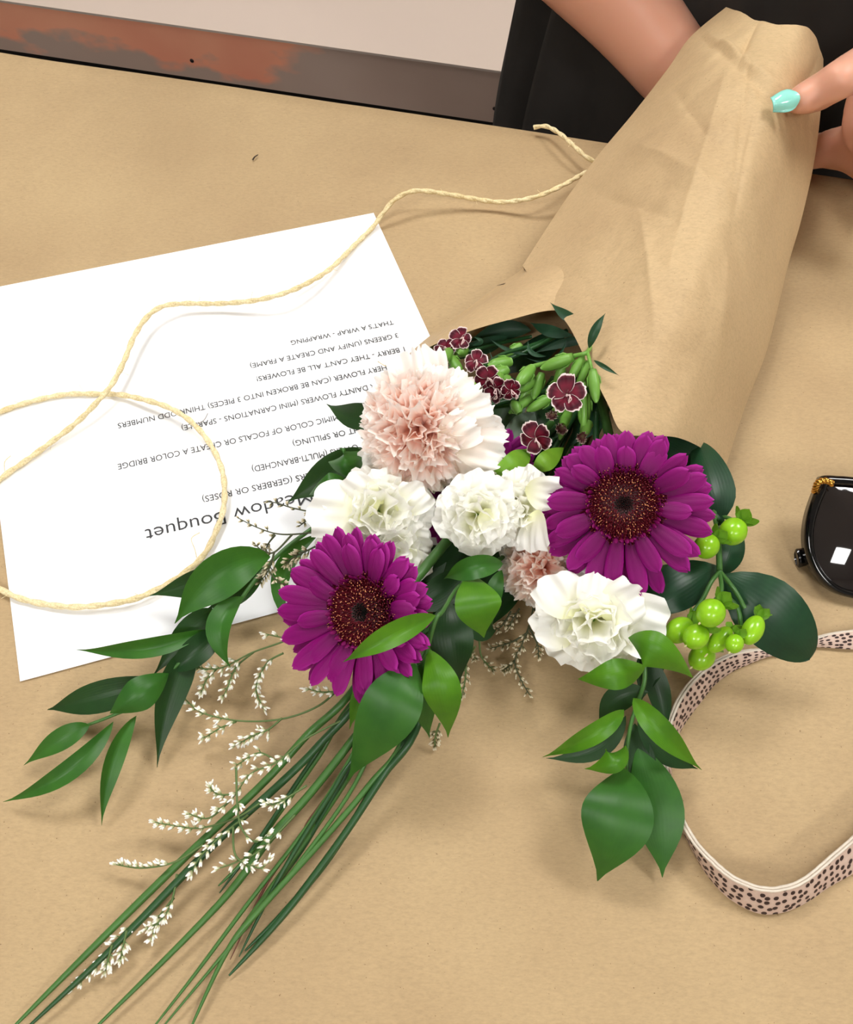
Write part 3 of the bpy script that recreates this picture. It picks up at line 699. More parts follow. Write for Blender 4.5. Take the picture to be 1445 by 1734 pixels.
# clothes: loose top over the trousers
def cloth(prof, name, mat, cx=BX, cy=BY, fold=.013, nfold=17, ns=110):
    V = []; zs = resample(catmull([Vector(q) for q in prof], 6), 46)
    for q in zs:
        for k in range(ns):
            a = 2 * pi * k / ns; f_ = fold * (1.35 - q.z) * 2.2 * (sin(nfold * a + 3 * noise.noise(Vector((a, q.z * 2, 0)))) * .6 + noise.noise(Vector((5 * cos(a), 5 * sin(a), q.z * 3))))
            V.append(Vector((cx, cy, 0)) + RZ @ Vector(((q.x + f_) * cos(a), (q.y + f_) * sin(a), q.z)))
    o = obj(name, V, grid_faces(len(zs), ns, closev=True), mat, person); md = o.modifiers.new('t', 'SOLIDIFY'); md.thickness = .0015; return o
cloth([(.235, .165, .50), (.225, .160, .62), (.205, .150, .78), (.186, .138, .92), (.165, .125, 1.04), (.170, .125, 1.14), (.185, .115, 1.22), (.150, .09, 1.275), (.075, .07, 1.30)], 'top', M_CLOTH)
for s, S_, E_ in ((-1, SR, ER), (1, SL, EL)):
    m = MB(); m.tube([S_.lerp(E_, q) + A_(0, 0, .02 * (1 - q * 3)) for q in (-.02, .08, .2, .33, .46)], lambda u: .070 - .006 * u, 22, caps=False)
    o = m.obj('sleeve', M_CLOTH, person); md = o.modifiers.new('t', 'SOLIDIFY'); md.thickness = .0015
    h = A_(BX, BY, .88) + rd * (.085 * s)
    m = MB(); m.tube(catmull([h + A_(0, 0, .02), h + A_(0, 0, -.2), h + A_(0, -.01, -.42), h + A_(0, .01, -.79)], 8), lambda u: .112 - .042 * u, 24, caps=False); m.obj('trouser_leg', M_CLOTH2, person)
    m = MB(); m.ell(Matrix.Translation(h + fd * .075 + A_(0, 0, -.842)) @ RZ @ Matrix.Diagonal((.043, .128, .037, 1)), 20, 12); m.obj('shoe', M_SHOE, person)
# ------------------------------------------------------------ leaves and stems
def leaf(parent, base, mid, tip, hw, mat, hw2=None, roll=0.0, fold=0.25, name='leaf', bend=0.0, wave=0.0, peak=0.45, nt_=16, acum=1.0, seed=0, blunt=False):
    """base, mid, tip: (px, py, z); hw: half width in photo pixels (hw2: other side); roll leans it about the midrib"""
    b_, t_ = P(*base), P(*tip); m_ = P(*mid)
    c = m_ * 2 - (b_ + t_) * .5
    ts = [sin(pi / 2 * i / (nt_ - 1)) ** (1.0 if blunt else 0) * (1 if blunt else i / (nt_ - 1)) for i in range(nt_)]
    pts = [b_ * (1 - t) ** 2 + c * 2 * t * (1 - t) + t_ * t * t for t in ts]
    k = pxm(m_); hl = hw * k; hr = (hw if hw2 is None else hw2) * k
    nw = 4; V = []; UV = []; view = (CAMP - m_).normalized()
    for i, p in enumerate(pts):
        t = ts[i]
        T = (pts[min(i + 1, nt_ - 1)] - pts[max(i - 1, 0)]).normalized()
        side = T.cross(view).normalized(); up = side.cross(T).normalized()
        s2 = side * cos(roll) + up * sin(roll); u2 = up * cos(roll) - side * sin(roll)
        if t < peak: wdt = sin(pi / 2 * (t / peak)) ** 0.8
        else: wdt = cos(pi / 2 * ((t - peak) / (1 - peak))) ** (0.95 + 0.5 * acum * ((t - peak) / (1 - peak)))
        if blunt and t >= peak: wdt = math.sqrt(max(0, 1 - ((t - peak) / (1 - peak)) ** 2))
        wdt = max(wdt, 0.012)
        for j in range(-nw, nw + 1):
            s = j / nw; h = hl if j < 0 else hr
            z = fold * abs(s) ** 1.3 * h * wdt + bend * s * s * h * wdt + wave * h * sin(7 * t + seed + s) * s * s
            V.append(p + s2 * (s * h * wdt) + u2 * z); UV.append((t, 0.5 + 0.5 * s))
    for q in V: q.z = max(q.z, TZ + 0.0012)
    F = grid_faces(nt_, 2 * nw + 1)
    return obj(name, V, F, mat, parent, uv=UV)
def stem(parent, pts, r, mat, name='stem', ns=8, n=6, taper=0.0):
    m = MB(); m.tube(catmull([P(*q) for q in pts], n), (lambda t: r * (1 - taper * t)), ns)
    return m.obj(name, mat, parent)
def z_(l, z): return [(x, y, z) for x, y in l]

def branch(label, loc, stempts, leaves, r=.0012, mat=M_STEM):
    t = thing('ruscus_branch', P(*loc), label, 'greenery')
    stem(t, stempts, r, mat, taper=.4)
    for i, lf in enumerate(leaves):
        kw = lf[5] if len(lf) > 5 else {}
        leaf(t, lf[0], lf[1], lf[2], lf[3], lf[4], seed=i, **kw)
    return t
branch('long dark ruscus branch reaching over the white sheet to the lower left', (340, 1085, .01),
  [(650, 760, .03), (590, 840, .035), (545, 882, .035), (480, 932, .033), (430, 985, .031), (390, 1040, .029), (345, 1083, .027), (285, 1140, .024), (230, 1192, .021), (190, 1212, .018), (148, 1228, .015)], [
  ((458, 943, .037), (372, 972, .046), (296, 1056, .030), 40, L_MID, dict(hw2=36, fold=.35, roll=.15, peak=.5)),
  ((440, 968, .030), (350, 985, .024), (253, 1009, .014), 26, L_DARK, dict(fold=.3)),
  ((455, 950, .028), (400, 1002, .022), (352, 1030, .018), 22, L_DARK, {}),
  ((412, 1010, .032), (372, 1062, .036), (391, 1131, .022), 22, L_MID, dict(hw2=22, roll=-.3, fold=.4)),
  ((347, 1066, .029), (250, 1098, .032), (129, 1100, .018), 15, L_MID, dict(hw2=19, fold=.6, roll=.15)),
  ((372, 1038, .026), (325, 1070, .028), (258, 1146, .018), 26, L_DARK, dict(fold=.3)),
  ((380, 1060, .026), (330, 1105, .028), (285, 1140, .020), 24, L_DARK, dict(fold=.4)),
  ((332, 1095, .024), (290, 1170, .020), (266, 1300, .004), 27, L_DARK, dict(roll=.25, fold=.35, peak=.4)),
  ((284, 1150, .022), (170, 1180, .018), (80, 1202, .007), 27, L_DARK, dict(fold=.3)),
  ((286, 1140, .026), (240, 1172, .034), (186, 1208, .025), 30, L_MID, dict(hw2=28, fold=-.35, peak=.55, acum=0)),
  ((152, 1228, .017), (103, 1252, .018), (40, 1296, .006), 19, L_MID, dict(fold=.25)),
  ((192, 1222, .017), (115, 1306, .020), (5, 1358, .004), 18, L_MID, dict(fold=.4)),
  ((231, 1212, .021), (190, 1290, .018), (172, 1398, .003), 17, L_MID, dict(hw2=16, fold=.5, roll=.3)),
  ])
branch('glossy ruscus branch with broad leaves hanging over the lower left gerbera', (725, 1100, .02),
  [(900, 900, .02), (850, 945, .035), (800, 975, .052), (772, 1000, .062), (750, 1035, .070), (738, 1050, .072), (722, 1104, .060), (705, 1128, .052)], [
  ((738, 1042, .080), (662, 1080, .090), (581, 1121, .078), 17, L_BRIGHT, dict(hw2=25, fold=.5, roll=.1)),
  ((800, 972, .058), (803, 1018, .072), (820, 1080, .052), 46, L_BRIGHT, dict(hw2=34, fold=-.12, roll=0, peak=.58, acum=.7)),
  ((704, 1124, .055), (655, 1205, .058), (588, 1322, .018), 54, L_MID, dict(hw2=48, fold=-.12, roll=0, peak=.48)),
  ((668, 1138, .046), (620, 1170, .045), (592, 1235, .030), 20, L_BRIGHT, dict(fold=.2)),
  ((724, 1098, .058), (752, 1170, .062), (759, 1249, .030), 30, L_BRIGHT, dict(hw2=36, fold=-.3, peak=.5)),
  ((720, 1100, .052), (716, 1175, .048), (728, 1250, .022), 22, L_MID, dict(fold=.3, peak=.5)),
  ((760, 1020, .046), (765, 1085, .044), (780, 1158, .026), 38, L_DARK, dict(fold=.2)),
  ((790, 1020, .040), (815, 1060, .036), (840, 1068, .028), 26, L_DARK, {}),
  ((800, 958, .044), (745, 1005, .040), (692, 1030, .036), 28, L_DARK, dict(fold=.3)),
  ((852, 955, .060), (800, 962, .068), (752, 980, .052), 20, L_MID, dict(hw2=20, fold=.5)),
  ((850, 965, .045), (835, 1010, .045), (828, 1062, .030), 15, L_MID, {}),
  ])
branch('ruscus branch with pointed leaves lying below the white carnation at lower right', (1065, 1280, .01),
  [(1060, 960, .03), (1078, 1040, .034), (1088, 1100, .036), (1092, 1150, .036), (1080, 1190, .034), (1068, 1230, .032), (1062, 1275, .028), (1062, 1310, .022)], [
  ((1064, 1080, .056), (1118, 1098, .066), (1174, 1148, .044), 24, L_BRIGHT, dict(hw2=42, fold=-.4, peak=.42, acum=.4)),
  ((1094, 1128, .040), (1040, 1142, .052), (979, 1150, .038), 27, L_BRIGHT, dict(hw2=26, fold=-.3, peak=.42, acum=.2)),
  ((1090, 1100, .030), (1115, 1170, .024), (1130, 1242, .012), 20, L_DARK, dict(roll=.2)),
  ((1112, 1085, .028), (1100, 1130, .026), (1085, 1190, .022), 24, L_DARK, {}),
  ((1098, 1172, .034), (1046, 1184, .030), (1014, 1226, .018), 22, L_DARK, dict(fold=.3)),
  ((1057, 1202, .040), (1005, 1246, .044), (919, 1282, .018), 15, L_BRIGHT, dict(hw2=20, fold=.5, roll=.1)),
  ((1060, 1212, .030), (1010, 1268, .024), (925, 1284, .015), 18, L_DARK, {}),
  ((1073, 1182, .040), (1118, 1240, .044), (1189, 1304, .018), 24, L_BRIGHT, dict(hw2=19, fold=.4)),
  ((1080, 1215, .032), (1125, 1270, .024), (1182, 1302, .014), 22, L_DARK, {}),
  ((1060, 1262, .036), (1042, 1292, .044), (990, 1302, .032), 16, L_BRIGHT, dict(hw2=28, fold=-.5, peak=.5)),
  ((1056, 1300, .028), (1046, 1385, .036), (1012, 1492, .010), 60, L_MID, dict(hw2=62, fold=-.12, peak=.50, acum=.7)),
  ((1080, 1262, .024), (1110, 1370, .020), (1122, 1486, .004), 48, L_MID, dict(hw2=40, fold=-.15, peak=.5)),
  ((1075, 1225, .026), (1085, 1290, .022), (1110, 1350, .014), 26, L_DARK, {}),
  ])
# ruscus tips that show round the blush carnation
t = thing('ruscus_sprig', P(590, 790, .02), 'ruscus tip with curled leaves left of the blush carnation above the cream one', 'greenery')
stem(t, [(760, 760, .03), (690, 770, .034), (640, 778, .034), (600, 790, .030)], .001, M_STEM)
for a in (((655, 690, .036), (606, 704, .034), (553, 684, .022), 24, L_DARK, dict(hw2=22, fold=.2)), ((648, 772, .030), (570, 800, .028), (487, 851, .016), 34, L_DARK, dict(hw2=34)),
          ((625, 762, .036), (590, 786, .050), (556, 782, .040), 20, L_MID, dict(hw2=30, fold=-.5, peak=.5, acum=0)), ((596, 822, .036), (562, 824, .050), (524, 838, .036), 18, L_MID, dict(hw2=24, fold=-.5, acum=0)),
          ((690, 790, .034), (640, 800, .032), (590, 812, .026), 16, L_DARK, {})):
    leaf(t, *a[:5], **a[5])
t = thing('ruscus_leaf', P(500, 1000, .02), 'single curved ruscus leaf tucked behind the left edge of the lower left gerbera', 'leaf')
leaf(t, (540, 905, .030), (480, 975, .028), (492, 1064, .018), 12, L_MID, hw2=20, fold=.4)
t = thing('ruscus_sprig', P(770, 1000, .02), 'dark ruscus leaves deep in the gap between the carnations and lower left gerbera', 'greenery')
for a in (((800, 900, .03), (760, 960, .028), (690, 1040, .022), 34, L_DARK), ((850, 900, .026), (840, 980, .024), (790, 1080, .016), 40, L_DARK), ((760, 930, .03), (720, 960, .03), (700, 1000, .03), 30, L_DARK), ((870, 940, .02), (862, 1000, .02), (820, 1070, .012), 22, L_DARK),
          ((600, 930, .022), (560, 960, .02), (520, 1000, .02), 20, L_DARK), ((1090, 985, .03), (1060, 1000, .034), (1040, 980, .034), 16, L_MID), ((1130, 1000, .026), (1110, 1040, .024), (1120, 1080, .02), 26, L_DARK), ((1170, 960, .02), (1120, 990, .02), (1060, 1000, .02), 30, L_DARK)):
    leaf(t, *a[:5])
t = thing('ruscus_sprig', P(930, 790, .04), 'lime green leaves peeking out above the two small white carnations', 'greenery')
for a in (((893, 760, .050), (872, 782, .068), (815, 814, .058), 20, L_LIME, dict(hw2=18, fold=-.15)), ((955, 758, .050), (925, 780, .062), (900, 800, .054), 18, L_LIME, dict(hw2=16, fold=-.15, acum=.3)),
          ((735, 636, .050), (790, 655, .066), (822, 708, .056), 16, L_LIME, dict(hw2=18, fold=-.5, acum=0)), ((870, 640, .03), (855, 700, .030), (800, 760, .03), 30, L_DARK, {}),
          ((905, 700, .035), (878, 730, .040), (838, 765, .038), 22, L_GREY, {}), ((900, 690, .03), (930, 720, .03), (960, 740, .03), 20, L_DARK, {})):
    leaf(t, *a[:5], **(a[5] if len(a) > 5 else {}))
# ------------------------------------------------------------ long grass stems
G = [('long grass stem reaching the bottom left corner, outermost', [(604, 1160, .03), (520, 1245, .020), (450, 1322, .014), (310, 1455, .009), (150, 1612, .006), (10, 1752, .004)], .0017, M_STEM),
     ('long grass stem just right of the outermost one', [(622, 1165, .032), (540, 1262, .022), (480, 1322, .018), (360, 1432, .013), (200, 1596, .008), (36, 1750, .004)], .0017, M_STEMD),
     ('thick grass stem leaving the bottom edge left of the three thin ones', [(655, 1168, .030), (590, 1262, .020), (520, 1350, .015), (455, 1422, .012), (370, 1532, .008), (150, 1752, .004)], .0018, M_STEM),
     ('thin grass stem leaving the bottom edge first right of the thick ones', [(640, 1190, .026), (590, 1290, .020), (520, 1400, .014), (420, 1530, .008), (330, 1650, .005), (250, 1752, .003)], .0009, M_STEM),
     ('thin grass stem crossing under its neighbour near the bottom edge', [(650, 1210, .024), (600, 1330, .018), (500, 1470, .012), (400, 1590, .008), (265, 1752, .003)], .0009, M_STEM),
     ('grass stem leaving the bottom edge rightmost of all', [(690, 1235, .024), (625, 1330, .018), (540, 1430, .013), (440, 1540, .010), (385, 1610, .007), (318, 1752, .003)], .0013, M_STEM),
     ('rightmost grass stem, tapering to a point on the paper', [(712, 1218, .030), (648, 1315, .020), (575, 1425, .012), (480, 1550, .006), (388, 1652, .002)], .0016, M_STEMD),
     ('dark grass stem second from the right with a pointed end', [(700, 1225, .026), (640, 1320, .016), (560, 1450, .010), (480, 1545, .006), (415, 1610, .002)], .0013, M_STEMD),
     ('short dark grass stem ending beside the thick middle one', [(600, 1190, .020), (520, 1300, .014), (440, 1420, .010), (372, 1512, .003)], .0010, M_STEMD),
     ('grass stem hidden behind the two outermost at its upper end', [(612, 1172, .022), (540, 1280, .014), (470, 1380, .010), (420, 1450, .008), (370, 1500, .003)], .0012, M_STEM),
     ('grass stem in the middle of the bunch running under the big leaf', [(660, 1200, .022), (600, 1300, .014), (520, 1420, .010), (430, 1545, .006), (392, 1600, .003)], .0014, M_STEM),
     ('grass stem close beneath the broad leaf tip', [(640, 1230, .020), (575, 1330, .014), (510, 1440, .009), (440, 1530, .004), (400, 1582, .002)], .0012, M_STEMD),
     ('reddish dry grass stem among the green ones', [(560, 1340, .012), (510, 1415, .009), (450, 1500, .006), (390, 1625, .002)], .0006, simple('stem_dry_red', (110, 62, 48), 0.6)),
     ('slim grass stem below the tip of the big ruscus leaf', [(620, 1260, .020), (560, 1345, .018), (500, 1440, .013), (455, 1520, .008), (405, 1620, .003)], .0010, M_STEMD)]
for gi, (lab, pts, r, mt) in enumerate(G):
    x, y, z = pts[0]; gz = .006 + .0042 * (gi % 4)
    full = [(1000 + (gi - 7) * 9, 640, gz), (900 + (gi - 7) * 11, 830, gz), (780 + (gi - 7) * 12, 990, gz + .002)] + pts
    q = catmull([P(*p) for p in full], 7)
    m = MB(); m.tube(q, lambda t: r * (1 if t < .75 else 1 - .75 * ((t - .75) / .25) ** 2), 8)
    o = m.obj('grass_stem', mt); tag(o, lab, 'grass stem', 'green grass stems fanned out below the bouquet')
# ------------------------------------------------------------ gerberas
def petal_mesh(name, L, Wd, curl, mat, n=12, nw=8, lift=0.0, notch=.03, seed=0):
    V = []; UV = []; C = []; rnd = random.Random(seed); tw_ = rnd.uniform(-.18, .18); sw = rnd.uniform(-.06, .06)
    for i in range(n):
        t = i / (n - 1)
        wd = (0.42 + 0.58 * min(1, t / .55) ** .8) * (1 if t < .70 else math.sqrt(max(0, 1 - ((t - .70) / .303) ** 2)))
        for j in range(nw + 1):
            s = 2 * j / nw - 1
            x = L * t * (1 - notch * (1 - abs(s)) * (t > .9)); y = Wd * .5 * s * wd + sw * L * t * t
            z = lift * L * t - curl * L * t * t + Wd * .07 * cos(3 * pi * s) * (.3 + .7 * t) * (1 - .5 * t * t) - .13 * Wd * s * s + tw_ * y * t
            V.append((x, y, z)); UV.append((t, .5 + .5 * s)); C.append((t * .72 + .28 * abs(s) ** 3, abs(s), 0))
    return mesh(name, V, grid_faces(n, nw + 1), mat, uv=UV, col=C)
def gerbera(pos, a, b_, R, cup, label, spin=0.0, sk=(0, 0)):
    M = orient(pos, a, b_, spin); t = thing('gerbera', pos, label, 'flower'); rnd = random.Random(int(R * 1e5))
    ms = [petal_mesh('gerbera_petal', 1.0, .345, .16 + .05 * k, PM_GERB, lift=.05, seed=k) for k in range(5)]
    mi = [petal_mesh('gerbera_petal_small', 1.0, .30, -.06, PM_GERB_IN, n=8, nw=4, seed=k) for k in range(2)]
    for layer, (cnt, r0, L, tilt, zz) in enumerate(((24, .30, .73, cup - .04, -.06), (21, .30, .70, cup + .08, .0), (12, .31, .60, cup + .22, .05))):
        for k in range(cnt):
            an = 2 * pi * (k + .5 * layer) / cnt + rnd.uniform(-.07, .07)
            tl = tilt + rnd.uniform(-.06, .06); Lk = L * R * rnd.uniform(.94, 1.05) * (1 + sk[0] * cos(an + spin) + sk[1] * sin(an + spin))
            if layer == 2: Lk *= rnd.uniform(.7, 1.05)
            m_ = M @ Matrix.Rotation(an, 4, 'Z') @ Matrix.Translation((r0 * R, 0, zz * R)) @ Matrix.Rotation(-tl, 4, 'Y') @ Matrix.Rotation(rnd.uniform(-.15, .15), 4, 'X') @ Matrix.Diagonal((Lk, R * rnd.uniform(.60, .74), R * .6, 1))
            inst('petal', ms[rnd.randrange(5)], m_, t)
    for k in range(44):
        an = 2 * pi * k / 44 + rnd.uniform(-.05, .05); Lk = R * rnd.uniform(.10, .17)
        m_ = M @ Matrix.Rotation(an, 4, 'Z') @ Matrix.Translation((.37 * R, 0, .05 * R)) @ Matrix.Rotation(-.7 - cup, 4, 'Y') @ Matrix.Diagonal((Lk, R * .16, R * .2, 1))
        inst('inner_petal', mi[k % 2], m_, t)
    # disk
    V = []; F = []; nr = 14; ns = 40
    for i in range(nr + 1):
        q = i / nr; rr = q * .43 * R; h = R * (.10 * (1 - q ** 3) - .10 * math.exp(-(q / .16) ** 2) - .05 * max(0, q - .8))
        for k in range(ns):
            an = 2 * pi * k / ns; V.append(M @ Vector((rr * cos(an), rr * sin(an), h)))
    obj('disk', V, grid_faces(nr + 1, ns, closev=True), M_DISK, t)
    m = MB(); mt2 = MB(); mc = MB(); ga = 2.39996
    for k in range(900):
        q = math.sqrt((k + .5) / 900); rr = q * .465 * R; an = k * ga
        h = R * (.10 * (1 - q ** 3) - .10 * math.exp(-(q / .16) ** 2)); core = q < .24
        ln = R * (.045 if core else .04 + .045 * q + rnd.uniform(0, .02)); r_ = R * (.010 if q < .55 else .013)
        base = Vector((rr * cos(an), rr * sin(an), h)); d = Vector((cos(an) * q * .8, sin(an) * q * .8, 1)) + Vector((rnd.uniform(-.25, .25), rnd.uniform(-.25, .25), 0))
        if core: d = Vector((-cos(an) * .3, -sin(an) * .3, 1))
        d.normalize(); tp = base + d * ln
        (mc if core else m).tube([M @ base, M @ tp], lambda u: r_ * (1 - .35 * u), 5)
        if not core and rnd.random() < (.40 if .26 < q < .70 else .18):
            s = R * (.0085 if q < .74 else .007)
            mt2.ell(M @ Matrix.Translation(tp) @ Matrix.Rotation(an, 4, 'Z') @ Matrix.Diagonal((s * 1.5, s * .8, s * .8, 1)), 5, 3)
    o = m.obj('disk_florets', M_FLORET, t); o['kind'] = 'stuff'
    o = mt2.obj('floret_tips', M_POLLEN, t); o['kind'] = 'stuff'
    o = mc.obj('disk_core', M_DISKC, t); o['kind'] = 'stuff'
    # calyx behind the flower and its stem
    m = MB(); m.ell(M @ Matrix.Translation((0, 0, -.30 * R)) @ Matrix.Diagonal((.34 * R, .34 * R, .2 * R, 1)), 16, 8); m.obj('calyx', M_STEM, t)
    e = M @ Vector((0, 0, -.25 * R)); d = (M @ Vector((0, 0, -1))) - pos
    far = P(1010, 640, .02)
    m = MB(); pth = catmull([e, e + (d.normalized() * .012 + (far - e).normalized() * .008), e.lerp(far, .5) * 1.0, far], 8)
    for q in pth: q.z = max(q.z, TZ + .006)
    m.tube(pth, .0024, 10); m.obj('stem', M_STEM, t)
    return t
gerbera(P(1057, 853, .078), .05, -.12, .0352, .18, 'large magenta gerbera facing the camera at the right of the bouquet', .2, (.09, -.19))
gerbera(P(617, 1036, .066), -.60, .0, .0342, .28, 'magenta gerbera turned to the left at the lower left of the bouquet', .5, (-.24, -.02))
gerbera(P(808, 828, .030), .1, -.2, .0330, .15, 'magenta gerbera mostly hidden beneath the white carnations in the middle', .1)
# ------------------------------------------------------------ carnations
def fan_mesh(name, mat, half, ruffle, serr, curl, n=9, nw=14, k=3.0, seed=0, claw=.6, smoothedge=False, cup=0.0, fall=.22):
    V = []; C = []; UV = []; rnd = random.Random(seed); ph = rnd.uniform(0, 6); ph2 = rnd.uniform(0, 6); ed = [rnd.uniform(0, 1) for _ in range(nw + 1)]; asym = rnd.uniform(-.15, .15)
    for i in range(n):
        t = i / (n - 1)
        for j in range(nw + 1):
            s = 2 * j / nw - 1
            e = serr * (ed[j] if not smoothedge else .5 + .5 * sin(5 * s + ph)) * t ** 5
            x = t * (1 - e) * (1 - (fall + asym * s) * s * s * t); y = s * half * (.14 + .86 * sin(min(1, t * 1.1) * pi / 2) ** claw) * (.92 + .08 * cos(3 * t))
            fr = max(0, (t - .25) / .75)
            z = ruffle * fr ** 1.3 * (sin(k * pi * s + ph + 1.2 * t) * .65 + .35 * sin(2.3 * k * pi * s + ph2)) - curl * t * t - .22 * fr ** 4 * abs(curl) * 2 + cup * s * s * t + .06 * sin(3 * t + ph) * s
            V.append((x, y, z)); C.append((t, abs(s), max(abs(s) ** 2, t))); UV.append((t, .5 + .5 * s))
    return mesh(name, V, grid_faces(n, nw + 1), mat, uv=UV, col=C)
def carnation(name, pos, a, b_, R, label, kinds, cnt, tmax=1.75, depthf=.55, squash=(1, 1, 1), spin=0, group=None, seed=3, extra=(), stemto=(1010, 640, .02), calyx=True):
    """kinds: list of (meshes, length, from polar fraction)"""
    M = orient(pos, a, b_, spin) @ Matrix.Diagonal((squash[0], squash[1], squash[2], 1)); t = thing(name, pos, label, 'flower', group); rnd = random.Random(seed); pw = .60 if cnt > 60 else .50
    for k in range(cnt):
        q = ((k + .5) / cnt); th = tmax * q ** pw + rnd.uniform(-.16, .16); an = k * 2.39996 + rnd.uniform(-.3, .3)
        ms, L = [(m_, l_) for m_, l_, f_ in kinds if q >= f_][-1]
        Lk = R * L * rnd.uniform(.88, 1.08)
        m_ = M @ Matrix.Translation((0, 0, -depthf * R)) @ Matrix.Rotation(an, 4, 'Z') @ Matrix.Rotation(th - pi / 2, 4, 'Y') @ Matrix.Rotation(rnd.uniform(-.5, .5), 4, 'X')
        m_ = m_ @ Matrix.Diagonal((Lk * (1 + depthf * .45 * max(cos(th), 0)), Lk, Lk, 1))
        inst('petal', ms[rnd.randrange(len(ms))], m_, t)
    for (x, y, z, dx, dy, L, me, rl) in extra:   # single petals reaching outwards: base pixel, direction in view, length in R
        Mo = orient(P(x, y, z)); d = (Mo.to_3x3() @ Vector((dx, dy, .15))).normalized(); up = Mo.to_3x3() @ Vector((0, 0, 1)); up = (up - d * up.dot(d)).normalized()
        mm = Matrix((d, up.cross(d), up)).transposed().to_4x4()
        inst('petal', me, Matrix.Translation(P(x, y, z) - d * R * .30 - up * R * .22) @ mm @ Matrix.Rotation(rl, 4, 'X') @ Matrix.Rotation(-.12, 4, 'Y') @ Matrix.Scale(R * L * .80, 4), t)
    if calyx:
        e = M @ Vector((0, 0, -depthf * R)); dn = (e - pos).normalized()
        m = MB(); m.tube([e + dn * -.002, e + dn * .006, e + dn * .016, e + dn * .020], lambda u: .0065 * (1 - .55 * u), 12); m.obj('calyx', M_BUD, t)
        s0 = e + dn * .019; far = P(*stemto); pth = catmull([s0, s0 + dn * .006 + (far - s0) * .1, s0.lerp(far, .6), far], 6)
        for p in pth: p.z = max(p.z, TZ + .005)
        m = MB(); m.tube(pth, .0016, 8); m.obj('stem', M_STEMD, t)
    return t
PK = [fan_mesh('blush_petal', PM_PINK, .50, .17, .10, .06, k=2.2, n=10, nw=26, seed=k, fall=.12) for k in range(8)]
PG = [fan_mesh('pale_petal', PM_PALE, .56, .15, .12, .12, k=2.0, fall=.15, n=10, nw=26, seed=20 + k) for k in range(4)]
WP = [fan_mesh('white_petal', PM_WHITE, .60, .14, .07, .14, cup=.10, k=1.8, fall=.2, n=10, nw=22, seed=40 + k, smoothedge=True) for k in range(5)]
WI = [fan_mesh('cream_petal', PM_WHITE, .62, .15, .05, -.10, cup=.25, k=1.4, fall=.1, n=10, nw=20, seed=60 + k, smoothedge=True) for k in range(5)]
carnation('carnation', P(704, 738, .068), -.25, -.22, .0275, 'large blush carnation with frilled white outer petals at the top left of the bouquet',
          [(PK, .98, 0), (PG, 1.05, .72)], 120, 1.65, .55, (1, 1.02, 1), seed=5,
          extra=[(716, 672, .074, -.15, 1, 1.45, PG[0], .3), (745, 680, .078, .35, .95, 1.15, PG[3], -.1), (765, 700, .080, .75, .75, 1.2, PG[1], -.2), (755, 705, .080, .45, .9, 1.0, PG[2], .3), (780, 725, .080, .95, .25, 1.15, PG[0], .2), (790, 745, .076, 1, -.1, 1.25, PG[2], -.2), (785, 765, .070, .9, -.55, 1.15, PG[3], 0), (768, 735, .081, .8, .5, .9, PG[1], .1), (730, 660, .080, .1, 1, .9, PG[2], -.3), (690, 672, .070, -.5, .9, 1.0, PG[1], .2), (652, 775, .050, -1, -.6, .9, PG[1], .3)])
carnation('carnation', P(912, 962, .040), -.2, -.2, .0200, 'small blush carnation between the white carnations and the large gerbera',
          [(PK, .95, 0), (PG, .98, .38)], 90, 1.6, .5, (1.05, .9, 1), seed=8)
carnation('small_carnation', P(648, 862, .055), .15, .15, .0240, 'creamy white carnation above the lower left gerbera with spread pointed petals',
          [(WI, .80, 0), (WP, 1.0, .45)], 44, 1.6, .5, (1.05, .95, 1), seed=11,
          extra=[(596, 866, .060, -1, .25, 1.40, WP[0], .2), (620, 850, .062, -.8, .6, 1.15, WP[1], -.2), (600, 890, .054, -1, -.4, 1.3, WP[2], .2), (650, 830, .062, .1, 1, .9, WP[3], .5), (690, 850, .06, .8, .6, .9, WP[4], .3), (600, 905, .048, -.7, -.8, 1.35, WP[3], 0)])
carnation('small_carnation', P(672, 938, .044), .2, -.2, .0195, 'white carnation tucked between the creamy one and the lower left gerbera',
          [(WI, .80, 0), (WP, 1.0, .45)], 34, 1.6, .5, seed=12, extra=[(690, 950, .046, .8, -.7, 1.1, WP[1], .3), (700, 920, .046, 1, -.2, .9, WP[2], .3)])
carnation('small_carnation', P(804, 874, .068), -.15, -.1, .0182, 'left of the two small white carnations nestled against each other in the middle',
          [(WI, .85, 0), (WP, 1.0, .5)], 42, 1.6, .5, (1, 1.03, 1), seed=13, extra=[(780, 860, .070, -.6, .9, 1.0, WP[0], .3), (828, 880, .073, .8, -.9, 1.0, WP[4], -.5), (800, 900, .066, .2, -1, 1.0, WP[2], .2)])
carnation('small_carnation', P(888, 858, .066), .1, .1, .0160, 'right of the two small white carnations, touching the large gerbera petals',
          [(WI, .85, 0), (WP, 1.0, .5)], 38, 1.6, .5, (.9, 1.12, 1), seed=14, extra=[(906, 832, .078, .9, .0, 1.25, WP[0], .3), (880, 820, .070, -.1, 1, .9, WP[1], .3), (908, 880, .072, .1, -1, 1.5, WP[3], .8)])
carnation('small_carnation', P(1004, 1060, .046), .05, -.25, .0245, 'white carnation with loose petals under the large gerbera at lower right',
          [(WI, .82, 0), (WP, 1.0, .5)], 50, 1.6, .5, (1.02, .95, 1), seed=15,
          extra=[(960, 1022, .058, -.7, .6, 1.1, WP[0], .2), (1010, 1022, .060, -.1, 1, 1.0, WP[1], .2), (1040, 1028, .060, .6, .7, 1.05, WP[2], .3), (1052, 1045, .054, 1, .05, 1.4, WP[3], .1), (950, 1070, .046, -1, -.2, .9, WP[4], .2)],
          stemto=(1010, 700, .02))
